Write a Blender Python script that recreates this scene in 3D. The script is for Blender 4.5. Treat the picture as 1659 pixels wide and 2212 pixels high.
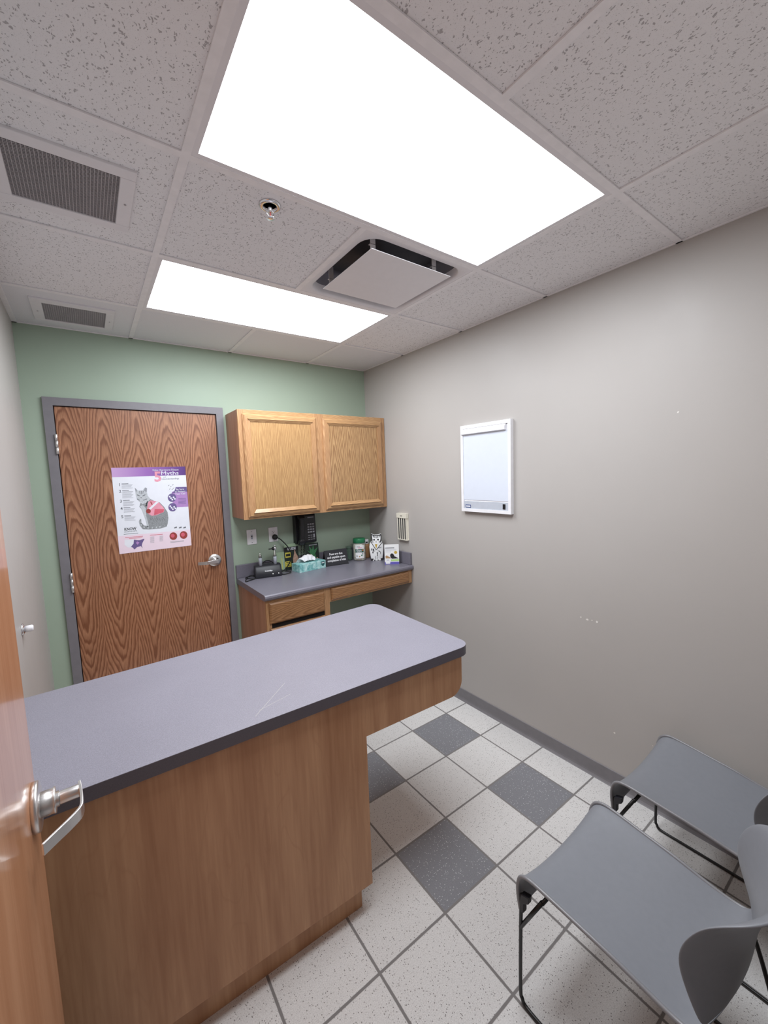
import bpy, math, random
from math import sin, cos, pi, radians as R
from mathutils import Vector, Matrix

for o in list(bpy.data.objects):
    bpy.data.objects.remove(o, do_unlink=True)
S = bpy.context.scene
COL = S.collection

# ------------------------------------------------------------------ camera
cam_d = bpy.data.cameras.new('camera'); cam = bpy.data.objects.new('camera', cam_d); COL.objects.link(cam)
cam_d.sensor_fit = 'VERTICAL'; cam_d.sensor_height = 36.0; cam_d.sensor_width = 36.0
cam_d.lens = 876.92 / 2212 * 36.0
cam_d.clip_start = 0.01
cam.matrix_world = Matrix(((0.8070604672577497, 0.0843145710242375, -0.5844180484060204, -2.067238935),
                           (-0.5893882825447803, 0.05518193922847858, -0.805963030158269, -3.081773546),
                           (-0.03570510591802197, 0.9949100495502009, 0.09422918186739988, 1.652159113),
                           (0, 0, 0, 1)))
S.camera = cam

# ------------------------------------------------------------------ light and exposure
LENS_POWER = 16.0            # radiance of the two lit ceiling panels
LENS_TINT = (0.90, 0.95, 1.0)
S.view_settings.view_transform = 'Standard'; S.view_settings.look = 'None'
S.view_settings.exposure = 0.0; S.view_settings.gamma = 1.0
S.view_settings.use_curve_mapping = False
W = bpy.data.worlds.new('world'); S.world = W; W.use_nodes = True
W.node_tree.nodes['Background'].inputs[0].default_value = (0.92, 0.95, 1.0, 1)
W.node_tree.nodes['Background'].inputs[1].default_value = 0.15   # the lit corridor behind the open doorway

# ------------------------------------------------------------------ dimensions (metres)
H = 2.5616          # ceiling
XL = -2.329         # left wall;  right wall is x = 0, back wall is y = 0
YF = -3.02          # front wall (doorway the photo is taken from)
T = 0.6096
GX = -1.767
Y0, Y1, Y2, Y3 = -0.552, -1.1645, -1.776, -2.386

# ------------------------------------------------------------------ materials
def lin(c):
    return tuple((x / 12.92 if x <= 0.04045 else ((x + 0.055) / 1.055) ** 2.4) for x in (c[0] / 255, c[1] / 255, c[2] / 255)) + (1,)

class NT:
    def __init__(s, name, rough=0.5, metal=0.0, spec=0.5, coat=0.0):
        s.m = bpy.data.materials.new(name); s.m.use_nodes = True
        s.t = s.m.node_tree; s.b = s.t.nodes['Principled BSDF']
        s.b.inputs['Roughness'].default_value = rough; s.b.inputs['Metallic'].default_value = metal
        s.b.inputs['Specular IOR Level'].default_value = spec
        s.b.inputs['Coat Weight'].default_value = coat; s.b.inputs['Coat Roughness'].default_value = 0.12
    def n(s, typ, **kw):
        nd = s.t.nodes.new(typ)
        for k, v in kw.items(): setattr(nd, k, v)
        return nd
    def put(s, sock, v):
        if hasattr(v, 'is_output') or isinstance(v, bpy.types.NodeSocket): s.t.links.new(v, sock)
        else: sock.default_value = v
    def math(s, op, a, b=None, c=None):
        nd = s.n('ShaderNodeMath', operation=op); s.put(nd.inputs[0], a)
        if b is not None: s.put(nd.inputs[1], b)
        if c is not None: s.put(nd.inputs[2], c)
        return nd.outputs[0]
    def coord(s, kind='Object'):
        return s.n('ShaderNodeTexCoord').outputs[kind]
    def pos(s):
        return s.n('ShaderNodeNewGeometry').outputs['Position']
    def mapping(s, v, scale=(1, 1, 1), loc=(0, 0, 0), rot=(0, 0, 0)):
        nd = s.n('ShaderNodeMapping'); s.put(nd.inputs[0], v); nd.inputs['Scale'].default_value = scale
        nd.inputs['Location'].default_value = loc; nd.inputs['Rotation'].default_value = rot
        return nd.outputs[0]
    def noise(s, v, scale, detail=2.0, rough=0.5, dist=0.0):
        nd = s.n('ShaderNodeTexNoise'); s.put(nd.inputs['Vector'], v); nd.inputs['Scale'].default_value = scale
        nd.inputs['Detail'].default_value = detail; nd.inputs['Roughness'].default_value = rough
        nd.inputs['Distortion'].default_value = dist
        return nd.outputs['Fac']
    def voro(s, v, scale, out='Distance', rnd=1.0):
        nd = s.n('ShaderNodeTexVoronoi'); s.put(nd.inputs['Vector'], v); nd.inputs['Scale'].default_value = scale
        nd.inputs['Randomness'].default_value = rnd
        return nd.outputs[out]
    def ramp(s, f, stops, interp='LINEAR'):
        nd = s.n('ShaderNodeValToRGB'); s.put(nd.inputs[0], f); cr = nd.color_ramp; cr.interpolation = interp
        while len(cr.elements) < len(stops): cr.elements.new(0.5)
        for e, (p, c) in zip(cr.elements, stops):
            e.position = p; e.color = c if isinstance(c, tuple) else (c, c, c, 1)
        return nd.outputs[0]
    def mix(s, f, a, b, mode='MIX'):
        nd = s.n('ShaderNodeMix', data_type='RGBA', blend_type=mode); s.put(nd.inputs[0], f)
        s.put(nd.inputs[6], a); s.put(nd.inputs[7], b)
        return nd.outputs[2]
    def sep(s, v):
        nd = s.n('ShaderNodeSeparateXYZ'); s.put(nd.inputs[0], v); return nd.outputs
    def comb(s, x, y, z):
        nd = s.n('ShaderNodeCombineXYZ'); s.put(nd.inputs[0], x); s.put(nd.inputs[1], y); s.put(nd.inputs[2], z); return nd.outputs[0]
    def bump(s, h, strength=0.3, dist=0.001):
        nd = s.n('ShaderNodeBump'); s.put(nd.inputs['Height'], h); nd.inputs['Strength'].default_value = strength
        nd.inputs['Distance'].default_value = dist; s.t.links.new(nd.outputs[0], s.b.inputs['Normal'])
    def base(s, c): s.put(s.b.inputs['Base Color'], c)

def plain(name, rgb, rough=0.5, metal=0.0, spec=0.5, var=0.04, scale=30, coat=0.0, bump=0.0):
    m = NT(name, rough, metal, spec, coat); c = lin(rgb)
    f = m.noise(m.coord(), scale, 3)
    lo = tuple(x * (1 - var) for x in c[:3]) + (1,); hi = tuple(min(1, x * (1 + var)) for x in c[:3]) + (1,)
    m.base(m.ramp(f, [(0.3, lo), (0.7, hi)]))
    if bump: m.bump(m.noise(m.coord(), scale * 6, 2), bump, 0.0006)
    return m.m

def wall_mat(name, rgb):
    m = NT(name, 0.5, spec=0.35); c = lin(rgb); p = m.pos()
    f = m.noise(p, 1.3, 4)
    m.base(m.ramp(f, [(0.3, tuple(x * 0.975 for x in c[:3]) + (1,)), (0.7, tuple(x * 1.02 for x in c[:3]) + (1,))]))
    m.put(m.b.inputs['Roughness'], m.ramp(m.noise(p, 3, 3), [(0.3, 0.42), (0.7, 0.52)]))
    m.bump(m.noise(p, 260, 3), 0.12, 0.0008)
    return m.m

def oak(name, light, dark, leaf=0.18, z0=1.1, K=80.0, SL=17.0, d=0.022, off=0.0, grain='z', rough=0.35, warp=1.0, coat=0.25, line=0.75):
    """plain sliced veneer: nested cathedral arches in book matched leaves"""
    m = NT(name, rough, coat=coat); x, y, z = m.sep(m.pos())
    xy = m.math('ADD', x, y)
    across, along = (xy, z) if grain == 'z' else (z, xy)
    wv = m.comb(m.math('MULTIPLY', across, 5.0), 3.7, m.math('MULTIPLY', along, 1.6))
    w1 = m.math('SUBTRACT', m.noise(wv, 1.5, 2), 0.5)
    ac = m.math('ADD', across, m.math('MULTIPLY', w1, 0.035 * warp))
    q = m.math('ADD', m.math('DIVIDE', ac, leaf), 50.0 + off)
    idx = m.math('FLOOR', q); fr = m.math('SUBTRACT', m.math('SUBTRACT', q, idx), 0.5)
    xp = m.math('MULTIPLY', fr, leaf)
    jit = m.noise(m.comb(m.math('MULTIPLY', idx, 3.3), 0.5, 0.5), 1.0, 0)
    al = m.math('SUBTRACT', along, m.math('ADD', z0 - 0.25, m.math('MULTIPLY', jit, 0.5)))
    absz = m.math('SQRT', m.math('ADD', m.math('MULTIPLY', al, al), 0.004))
    rr = m.math('SQRT', m.math('ADD', m.math('MULTIPLY', xp, xp), d * d))
    fine = m.math('SUBTRACT', m.noise(m.comb(m.math('MULTIPLY', across, 40.0), 1.1, m.math('MULTIPLY', along, 5.0)), 1.5, 3), 0.5)
    big = m.math('SUBTRACT', m.noise(m.comb(m.math('MULTIPLY', across, 8.0), 7.1, m.math('MULTIPLY', along, 2.2)), 1.0, 2), 0.5)
    ring = m.math('ADD', m.math('MULTIPLY', rr, K), m.math('MULTIPLY', absz, SL))
    ring = m.math('ADD', ring, m.math('MULTIPLY', fine, 0.9)); ring = m.math('ADD', ring, m.math('MULTIPLY', big, 3.2 * warp))
    fac = m.math('FRACT', ring)
    L = lin(light); D = lin(dark)
    mid = tuple(L[i] * 0.72 + D[i] * 0.28 for i in range(3)) + (1,)
    dk = tuple(L[i] * (1 - line) + D[i] * line for i in range(3)) + (1,)
    c1 = m.ramp(fac, [(0.0, L), (0.42, mid), (0.66, dk), (0.82, dk), (1.0, L)])
    pores = m.noise(m.comb(m.math('MULTIPLY', across, 420.0), 2.0, m.math('MULTIPLY', along, 14.0)), 1.0, 2)
    c2 = m.mix(m.ramp(pores, [(0.35, 0.55), (0.55, 0.0)]), c1, D)
    tone = m.noise(m.comb(m.math('MULTIPLY', across, 6.0), 9.0, along), 1.0, 2)
    c3 = m.mix(1.0, c2, m.ramp(tone, [(0.25, 0.86), (0.75, 1.0)]), 'MULTIPLY')
    m.base(c3); m.bump(pores, 0.08, 0.0004)
    return m.m

def laminate(name, light, dark, rough=0.42, coat=0.0):
    m = NT(name, rough, spec=0.4, coat=coat); x, y, z = m.sep(m.pos()); xy = m.math('ADD', x, y)
    v1 = m.comb(m.math('MULTIPLY', xy, 11.0), 1.0, m.math('MULTIPLY', z, 0.9))
    v2 = m.comb(m.math('MULTIPLY', xy, 60.0), 4.0, m.math('MULTIPLY', z, 2.5))
    a = m.noise(v1, 1.4, 3, 0.55, 0.4); b = m.noise(v2, 1.5, 3)
    f = m.math('ADD', m.math('MULTIPLY', a, 0.65), m.math('MULTIPLY', b, 0.35))
    ring = m.math('FRACT', m.math('MULTIPLY', m.noise(m.comb(m.math('MULTIPLY', xy, 5.0), 2.0, m.math('MULTIPLY', z, 1.0)), 1.2, 2), 14.0))
    c = m.ramp(f, [(0.33, lin(dark)), (0.5, tuple((lin(light)[i] + lin(dark)[i]) / 2 for i in range(3)) + (1,)), (0.66, lin(light))])
    m.base(m.mix(m.ramp(ring, [(0.42, 0.0), (0.5, 0.22), (0.58, 0.0)]), c, lin(dark)))
    return m.m

def counter_mat(name, a, b, rough=0.45):
    m = NT(name, rough, spec=0.45); p = m.pos()
    f = m.noise(p, 420, 3, 0.7); g = m.noise(p, 6, 3)
    c = m.ramp(f, [(0.3, lin(a)), (0.7, lin(b))])
    m.base(m.mix(1.0, c, m.ramp(g, [(0.3, 0.95), (0.7, 1.0)]), 'MULTIPLY'))
    m.bump(f, 0.1, 0.0003)
    return m.m

def ceiling_tile_mat():
    m = NT('acoustic_tile', 0.9, spec=0.1); p = m.pos()
    w = m.n('ShaderNodeMix', data_type='VECTOR')
    nz = m.n('ShaderNodeTexNoise'); m.put(nz.inputs['Vector'], p); nz.inputs['Scale'].default_value = 60
    w.inputs[0].default_value = 0.02; m.put(w.inputs[4], p); m.put(w.inputs[5], nz.outputs['Color'])
    pv = m.mapping(w.outputs[1], scale=(1.0, 0.62, 0.0), rot=(0, 0, 0.5))
    d = m.voro(pv, 175.0); big = m.noise(p, 55, 2)
    hole = m.math('SUBTRACT', d, m.math('MULTIPLY', m.math('SUBTRACT', big, 0.36), 0.75))
    mask = m.ramp(hole, [(0.10, 1.0), (0.15, 0.0)])
    d2 = m.voro(m.mapping(p, scale=(1, 1, 0)), 330.0)
    pin = m.math('MULTIPLY', m.ramp(d2, [(0.16, 1.0), (0.24, 0.0)]), 0.4)
    k = m.math('MAXIMUM', mask, pin)
    c = m.mix(k, (0.84, 0.825, 0.84, 1), (0.46, 0.44, 0.45, 1))
    m.base(c); m.bump(m.math('SUBTRACT', 1.0, k), 0.5, 0.001)
    return m.m

def floor_mat():
    """12 inch terrazzo look tiles with grey grout; the dark tiles sit at every second column and row of the middle strip"""
    m = NT('floor_tile', 0.38, spec=0.45); p = m.pos(); x, y, z = m.sep(p)
    s = 0.3021; ox, oy = -0.5128, -1.1645
    u = m.math('DIVIDE', m.math('SUBTRACT', x, ox), s); v = m.math('DIVIDE', m.math('SUBTRACT', oy, y), s)
    iu = m.math('FLOOR', u); iv = m.math('FLOOR', v)
    fu = m.math('SUBTRACT', u, iu); fv = m.math('SUBTRACT', v, iv)
    eu = m.math('MINIMUM', fu, m.math('SUBTRACT', 1.0, fu)); ev = m.math('MINIMUM', fv, m.math('SUBTRACT', 1.0, fv))
    e = m.math('MINIMUM', eu, ev)
    e = m.math('ADD', e, m.math('MULTIPLY', m.math('SUBTRACT', m.noise(p, 40, 2), 0.5), 0.006))
    grout = m.ramp(e, [(0.0125, 1.0), (0.017, 0.0)])
    def par(i): return m.math('COMPARE', m.math('MODULO', m.math('ADD', i, 100.0), 2.0), 0.0, 0.1)
    dark = m.math('MULTIPLY', par(iu), par(iv))
    dark = m.math('MULTIPLY', dark, m.math('MULTIPLY', m.math('LESS_THAN', iv, 3.5), m.math('GREATER_THAN', iu, -2.5)))
    sp = m.mapping(p, scale=(1, 1, 0))
    vd = m.n('ShaderNodeTexVoronoi'); m.put(vd.inputs['Vector'], sp); vd.inputs['Scale'].default_value = 150
    chip = m.ramp(vd.outputs['Distance'], [(0.20, 1.0), (0.30, 0.0)])
    hue = m.sep(vd.outputs['Color'])
    sel = m.ramp(hue[0], [(0.60, 0.0), (0.62, 1.0)])
    sel2 = m.ramp(hue[1], [(0.60, 0.0), (0.62, 1.0)])
    tv = m.noise(m.comb(m.math('MULTIPLY', iu, 1.7), m.math('MULTIPLY', iv, 2.3), 0.0), 1.0, 0)
    fine = m.noise(sp, 330, 3, 0.7)
    lt = m.ramp(fine, [(0.28, (0.58, 0.56, 0.545, 1)), (0.72, (0.86, 0.84, 0.825, 1))])
    v3 = m.n('ShaderNodeTexVoronoi'); m.put(v3.inputs['Vector'], sp); v3.inputs['Scale'].default_value = 290
    chip3 = m.math('MULTIPLY', m.ramp(v3.outputs['Distance'], [(0.24, 1.0), (0.36, 0.0)]), m.ramp(m.sep(v3.outputs['Color'])[0], [(0.70, 0.0), (0.72, 0.55)]))
    lt = m.mix(chip3, lt, (0.30, 0.27, 0.25, 1))
    lt = m.mix(m.math('MULTIPLY', chip, sel), lt, (0.24, 0.22, 0.21, 1))
    lt = m.mix(1.0, lt, m.ramp(tv, [(0.3, 0.93), (0.7, 1.0)]), 'MULTIPLY')
    dk = m.ramp(fine, [(0.3, (0.17, 0.17, 0.185, 1)), (0.7, (0.27, 0.27, 0.29, 1))])
    dk = m.mix(m.math('MULTIPLY', chip, sel2), dk, (0.58, 0.58, 0.60, 1))
    c = m.mix(dark, lt, dk)
    c = m.mix(grout, c, (0.22, 0.205, 0.20, 1))
    m.base(c); m.bump(m.math('SUBTRACT', 1.0, grout), 0.4, 0.0015)
    m.put(m.b.inputs['Roughness'], m.mix(grout, (0.36,) * 3 + (1,), (0.85,) * 3 + (1,)))
    return m.m

def emis(name, col, power):
    m = NT(name, 0.6); m.base((0.8, 0.8, 0.8, 1)); m.b.inputs['Emission Color'].default_value = col + (1,)
    f = m.noise(m.coord(), 2.0, 2)
    m.put(m.b.inputs['Emission Strength'], m.ramp(f, [(0.2, power * 0.99), (0.8, power * 1.01)]) if False else m.math('MULTIPLY', m.math('ADD', m.math('MULTIPLY', f, 0.02), 0.99), power))
    return m.m

def glassy(name, rgb, alpha=0.3, rough=0.1):
    m = NT(name, rough); m.base(lin(rgb)); m.b.inputs['Alpha'].default_value = alpha
    m.put(m.b.inputs['Roughness'], m.math('MULTIPLY_ADD', m.noise(m.coord(), 20, 2), 0.02, rough))
    return m.m

def metal(name, rgb, rough=0.28):
    m = NT(name, rough, metal=1.0); x, y, z = m.sep(m.coord())
    f = m.noise(m.coord(), 25, 2)
    m.base(lin(rgb)); m.put(m.b.inputs['Roughness'], m.math('MULTIPLY_ADD', f, 0.04, rough - 0.02))
    return m.m

M = {}
M['taupe'] = wall_mat('taupe_paint', (178, 173, 169))
M['green'] = wall_mat('sage_green_paint', (160, 176, 158))
M['tile'] = ceiling_tile_mat()
M['grid'] = plain('white_grid_enamel', (238, 235, 237), 0.45)
M['vinyl'] = plain('white_vinyl_tile', (228, 227, 231), 0.55, scale=400, var=0.04, bump=0.15)
M['white_metal'] = plain('white_painted_metal', (230, 227, 230), 0.45, var=.012)
M['floor'] = floor_mat()
M['door_oak'] = oak('red_oak_door', (182, 130, 98), (118, 70, 46), leaf=0.18, z0=1.15, off=0.43, K=66, SL=9.5, warp=1.15, line=0.85)
M['open_door'] = laminate('open_door_wood', (206, 152, 116), (178, 120, 84), 0.3, .8)
M['cab_oak'] = oak('golden_oak_panel', (198, 158, 108), (138, 96, 58), leaf=0.14, z0=1.5, off=0.25, K=80, SL=5.5, d=0.014, line=0.42)
M['cab_oak2'] = oak('golden_oak_bold_panel', (204, 164, 116), (128, 86, 52), leaf=0.13, z0=0.7, off=0.6, K=70, SL=7, d=0.010, line=0.65)
M['oak_rail'] = oak('golden_oak_rail', (205, 163, 116), (150, 106, 66), leaf=0.11, z0=0.0, K=110, SL=12, grain='x', line=0.5)
M['oak_stile'] = oak('golden_oak_stile', (200, 156, 112), (150, 104, 68), leaf=0.12, z0=1.0, K=120, SL=9, off=0.1, line=0.5)
M['oak_side'] = laminate('cabinet_side_wood', (178, 134, 108), (152, 110, 86))
M['oak_drawer'] = oak('oak_drawer_front', (176, 131, 90), (118, 78, 46), leaf=0.15, z0=-0.95, K=90, SL=12, d=0.02, grain='x', off=0.55, line=0.7)
M['island_wood'] = laminate('maple_laminate', (198, 153, 116), (166, 119, 85))
M['counter'] = counter_mat('grey_laminate_top', (122, 119, 129), (152, 149, 161))
M['counter_dark'] = counter_mat('grey_laminate_edge', (86, 81, 88), (98, 93, 101))
M['desk_top'] = counter_mat('slate_laminate_top', (104, 101, 111), (124, 121, 132), 0.33)
M['frame_grey'] = plain('grey_door_frame_paint', (122, 119, 124), 0.4)
M['baseb'] = plain('grey_vinyl_cove_base', (120, 117, 120), 0.45)
M['gap'] = plain('black_gap_shade', (22, 17, 18), 0.8)  # near-black colour painting the shade inside door and drawer gaps
M['steel'] = metal('brushed_satin_chrome', (226, 224, 223), 0.33)
M['chrome'] = metal('polished_chrome', (225, 225, 228), 0.2)
M['lens'] = emis('lit_panel_lens', LENS_TINT, LENS_POWER)
M['grille_dark'] = plain('dark_duct', (92, 88, 90), 0.8)
M['grille'] = plain('grey_egg_crate', (168, 163, 166), 0.5)
M['dark_recess'] = plain('diffuser_recess_shade', (128, 126, 134), 0.7)  # shade up inside the diffuser, put into the colour
M['seat'] = plain('grey_moulded_plastic', (124, 126, 132), 0.4, spec=0.45, scale=60, var=0.02, bump=0.12)
M['seat_rim'] = plain('grey_plastic_bead', (128, 127, 130), 0.3)
M['black_metal'] = plain('black_powder_coat', (20, 20, 21), 0.35)
M['black'] = plain('black_plastic', (24, 24, 27), 0.35, scale=80)
M['black_soft'] = plain('black_rubber_cord', (20, 20, 21), 0.6)
M['charcoal'] = plain('charcoal_plastic', (36, 36, 42), 0.42)
M['white'] = plain('white_plastic', (232, 231, 234), 0.4)
M['paper'] = plain('white_paper', (226, 228, 236), 0.7, var=0.015)
M['lb_screen'] = plain('opal_viewer_screen', (212, 218, 230), 0.3, var=0.01)
M['lb_grey'] = plain('light_grey_panel', (185, 190, 200), 0.4)
M['navy'] = plain('navy_print', (44, 66, 120), 0.5)
M['ink'] = plain('black_ink', (34, 32, 36), 0.7)
M['grey_ink'] = plain('grey_ink', (150, 152, 160), 0.7)
M['mid_ink'] = plain('mid_grey_ink', (108, 110, 116), 0.7)
M['fur1'] = plain('cat_fur_grey_print', (140, 143, 146), 0.7, var=0.25, scale=160)
M['fur2'] = plain('cat_fur_pale_print', (188, 192, 197), 0.7, var=0.12, scale=160)
M['pink'] = plain('pink_print', (222, 150, 168), 0.7, var=0.1)
M['rose'] = plain('rose_print', (205, 92, 110), 0.7, var=0.1)
M['palepink'] = plain('pale_pink_print', (232, 212, 224), 0.7, var=0.01)
M['lilac'] = plain('lilac_print', (172, 132, 190), 0.7)
def purple_band():
    m = NT('purple_band_print', 0.7); x = m.sep(m.coord('Object'))[0]
    m.base(m.ramp(m.math('MULTIPLY_ADD', x, 1 / 0.43, 0.5), [(0.0, lin((196, 160, 206))), (0.45, lin((150, 104, 176))), (1.0, lin((84, 52, 120)))])); return m.m
M['band'] = purple_band()
M['violet'] = plain('violet_print', (104, 88, 138), 0.7)
M['redprint'] = plain('red_brown_print', (150, 60, 56), 0.7, var=0.3, scale=200)
M['teal'] = NT('teal_box_print', 0.5).m
def _teal():
    m = NT('teal_box_board', 0.5); p = m.coord()
    f = m.noise(p, 26, 3, 0.6, 1.0)
    m.base(m.ramp(f, [(0.35, lin((94, 158, 160))), (0.5, lin((146, 198, 196))), (0.65, lin((190, 222, 220)))])); return m.m
M['teal'] = _teal()
M['teal_dark'] = plain('dark_teal_print', (38, 92, 92), 0.5)
M['tissue'] = plain('white_tissue', (240, 240, 244), 0.85)
M['jar_green'] = plain('green_lid_plastic', (38, 120, 78), 0.35)
M['jar_clear'] = glassy('clear_jar_plastic', (205, 212, 205), 0.28)
M['jar_smoke'] = glassy('smoky_green_plastic', (96, 120, 104), 0.55)
def _treats():
    m = NT('cream_treat_sticks', 0.6); c = m.voro(m.coord(), 60, 'Color'); x = m.sep(c)
    m.base(m.ramp(x[0], [(0.0, lin((232, 228, 214))), (0.5, lin((206, 196, 176))), (0.8, lin((160, 130, 110))), (1.0, lin((210, 214, 204)))], 'CONSTANT')); return m.m
M['treats'] = _treats()
M['label_green'] = plain('dark_green_label', (30, 88, 72), 0.5)
M['orange'] = plain('orange_print', (214, 128, 74), 0.6)
M['tan'] = plain('tan_bottle', (176, 132, 92), 0.4)
M['ceramic'] = plain('white_glazed_ceramic', (238, 238, 238), 0.2, var=0.01)
M['gold'] = plain('yellow_gold_print', (196, 166, 74), 0.4)
M['yellow'] = plain('yellow_print', (226, 214, 88), 0.6)
M['leaf'] = plain('green_leaf_print', (66, 128, 84), 0.6, var=0.3, scale=120)
M['skin'] = plain('beige_print', (196, 160, 140), 0.6, var=0.2, scale=100)
M['mint'] = plain('pale_green_leaflet', (166, 190, 158), 0.6, var=0.08)
M['dark_green'] = plain('dark_green_print', (34, 48, 40), 0.5, var=0.2)
M['purple_bar'] = plain('purple_bar_print', (100, 92, 176), 0.6)
M['lime'] = plain('lime_print', (178, 214, 138), 0.6)
M['tan_fur'] = plain('tan_dog_print', (176, 140, 100), 0.7, var=0.2, scale=120)
M['cream'] = plain('cream_plastic', (226, 221, 206), 0.45)
M['led'] = plain('white_button', (240, 240, 235), 0.3)
M['nickel'] = metal('knurled_nickel', (170, 172, 166), 0.3)
M['key'] = plain('grey_keys', (150, 150, 156), 0.5)
M['scratch'] = plain('pale_scratch', (196, 190, 180), 0.6)
M['chip'] = plain('bare_plaster_chip', (226, 222, 216), 0.8)

# ------------------------------------------------------------------ mesh builder
class MB:
    def __init__(s): s.v = []; s.f = []; s.mi = []; s.ms = []; s.sm = []
    def idx(s, m):
        m = M[m] if isinstance(m, str) else m
        if m not in s.ms: s.ms.append(m)
        return s.ms.index(m)
    def add(s, vs, fs, m, smooth=False):
        b = len(s.v); s.v += [Vector(q) for q in vs]; k = s.idx(m)
        for f in fs: s.f.append(tuple(b + i for i in f)); s.mi.append(k); s.sm.append(smooth)
        return s
    def box(s, x0, x1, y0, y1, z0, z1, m):
        vs = [(x, y, z) for z in (z0, z1) for y in (y0, y1) for x in (x0, x1)]
        return s.add(vs, [(0, 2, 3, 1), (4, 5, 7, 6), (0, 1, 5, 4), (2, 6, 7, 3), (0, 4, 6, 2), (1, 3, 7, 5)], m)
    def prism(s, poly, axis, a0, a1, m, smooth=False):
        """poly in the two other axes (x,y | x,z | y,z), extruded along axis"""
        def P(q, a): return {'z': (q[0], q[1], a), 'y': (q[0], a, q[1]), 'x': (a, q[0], q[1])}[axis]
        n = len(poly); vs = [P(q, a0) for q in poly] + [P(q, a1) for q in poly]
        area = sum(poly[i][0] * poly[(i + 1) % n][1] - poly[(i + 1) % n][0] * poly[i][1] for i in range(n))
        ccw = (area > 0) == (a1 > a0)
        if axis == 'y': ccw = not ccw
        A = tuple(range(n)); B = tuple(range(n, 2 * n))
        fs = [A[::-1], B] + [(i, (i + 1) % n, n + (i + 1) % n, n + i) for i in range(n)]
        if not ccw: fs = [f[::-1] for f in fs]
        return s.add(vs, fs, m, smooth)
    def frustum(s, c, axis, poly0, a0, poly1, a1, m):
        def P(q, a): return {'z': (q[0], q[1], a), 'y': (q[0], a, q[1]), 'x': (a, q[0], q[1])}[axis]
        n = len(poly0); vs = [P(q, a0) for q in poly0] + [P(q, a1) for q in poly1]
        fs = [tuple(range(n))[::-1], tuple(range(n, 2 * n))] + [(i, (i + 1) % n, n + (i + 1) % n, n + i) for i in range(n)]
        return s.add(vs, fs, m)
    def tube(s, pts, r, m, n=8, closed=False, caps=True):
        pts = [Vector(p) for p in pts]; N = len(pts); rs = r if isinstance(r, (list, tuple)) else [r] * N
        vs = []; ref = None
        for i, p in enumerate(pts):
            t = ((pts[(i + 1) % N] - p).normalized() + (p - pts[i - 1]).normalized()) if (closed or 0 < i < N - 1) else (pts[min(i + 1, N - 1)] - pts[max(i - 1, 0)])
            t = t.normalized()
            if ref is None: ref = t.orthogonal().normalized()
            ref = (ref - t * ref.dot(t)).normalized(); bn = t.cross(ref)
            for k in range(n):
                a = 2 * pi * k / n; vs.append(p + (ref * cos(a) + bn * sin(a)) * rs[i])
        fs = []
        for i in range(N if closed else N - 1):
            j = (i + 1) % N
            for k in range(n):
                k2 = (k + 1) % n; fs.append((i * n + k, i * n + k2, j * n + k2, j * n + k))
        if caps and not closed: fs += [tuple(range(n))[::-1], tuple(range((N - 1) * n, N * n))]
        return s.add(vs, fs, m, True)
    def lathe(s, prof, m, c=(0, 0, 0), axis='z', n=28, smooth=True):
        """prof: list of (radius, height)"""
        vs = []
        for r, h in prof:
            for k in range(n):
                a = 2 * pi * k / n; u, w = r * cos(a), r * sin(a)
                q = {'z': (u, w, h), 'y': (u, h, -w), 'x': (h, u, w)}[axis]
                vs.append((q[0] + c[0], q[1] + c[1], q[2] + c[2]))
        fs = []
        for i in range(len(prof) - 1):
            for k in range(n):
                k2 = (k + 1) % n; fs.append((i * n + k, i * n + k2, (i + 1) * n + k2, (i + 1) * n + k))
        fs += [tuple(range(n))[::-1], tuple(range((len(prof) - 1) * n, len(prof) * n))]
        return s.add(vs, fs, m, smooth)
    def grid(s, P, m, smooth=True):
        nr, nc = len(P), len(P[0]); vs = [q for row in P for q in row]
        return s.add(vs, [(i * nc + j, i * nc + j + 1, (i + 1) * nc + j + 1, (i + 1) * nc + j) for i in range(nr - 1) for j in range(nc - 1)], m, smooth)
    def poly(s, pts, m): return s.add(pts, [tuple(range(len(pts)))], m)
    def xf(s, mat):
        s.v = [mat @ v for v in s.v]; return s

def text_into(mb, txt, fn, size, m, align='CENTER', bold=0.0, width=None, spacing=1.0):
    """lay flat letters through fn(u, v) -> point"""
    cu = bpy.data.curves.new('t', 'FONT'); cu.body = txt; cu.size = 1.0; cu.align_x = align; cu.align_y = 'CENTER'
    cu.offset = bold; cu.resolution_u = 2; cu.space_line = spacing
    ob = bpy.data.objects.new('t', cu); COL.objects.link(ob)
    me = ob.to_mesh()
    vs = [(v.co.x, v.co.y) for v in me.vertices]; fs = [tuple(p.vertices) for p in me.polygons]
    ob.to_mesh_clear(); bpy.data.objects.remove(ob, do_unlink=True); bpy.data.curves.remove(cu)
    if not vs: return
    sx = size
    if width:
        w = max(v[0] for v in vs) - min(v[0] for v in vs); sx = width / w
    mb.add([fn(v[0] * sx, v[1] * size) for v in vs], fs, m)

def link(name, data, parent=None):
    o = bpy.data.objects.new(name, data); COL.objects.link(o)
    if parent: o.parent = parent
    return o

def root_mat(o):
    m = Matrix()
    while o is not None: m = Matrix.Translation(o.location) @ o.rotation_euler.to_matrix().to_4x4() @ m; o = o.parent
    return m

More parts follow.
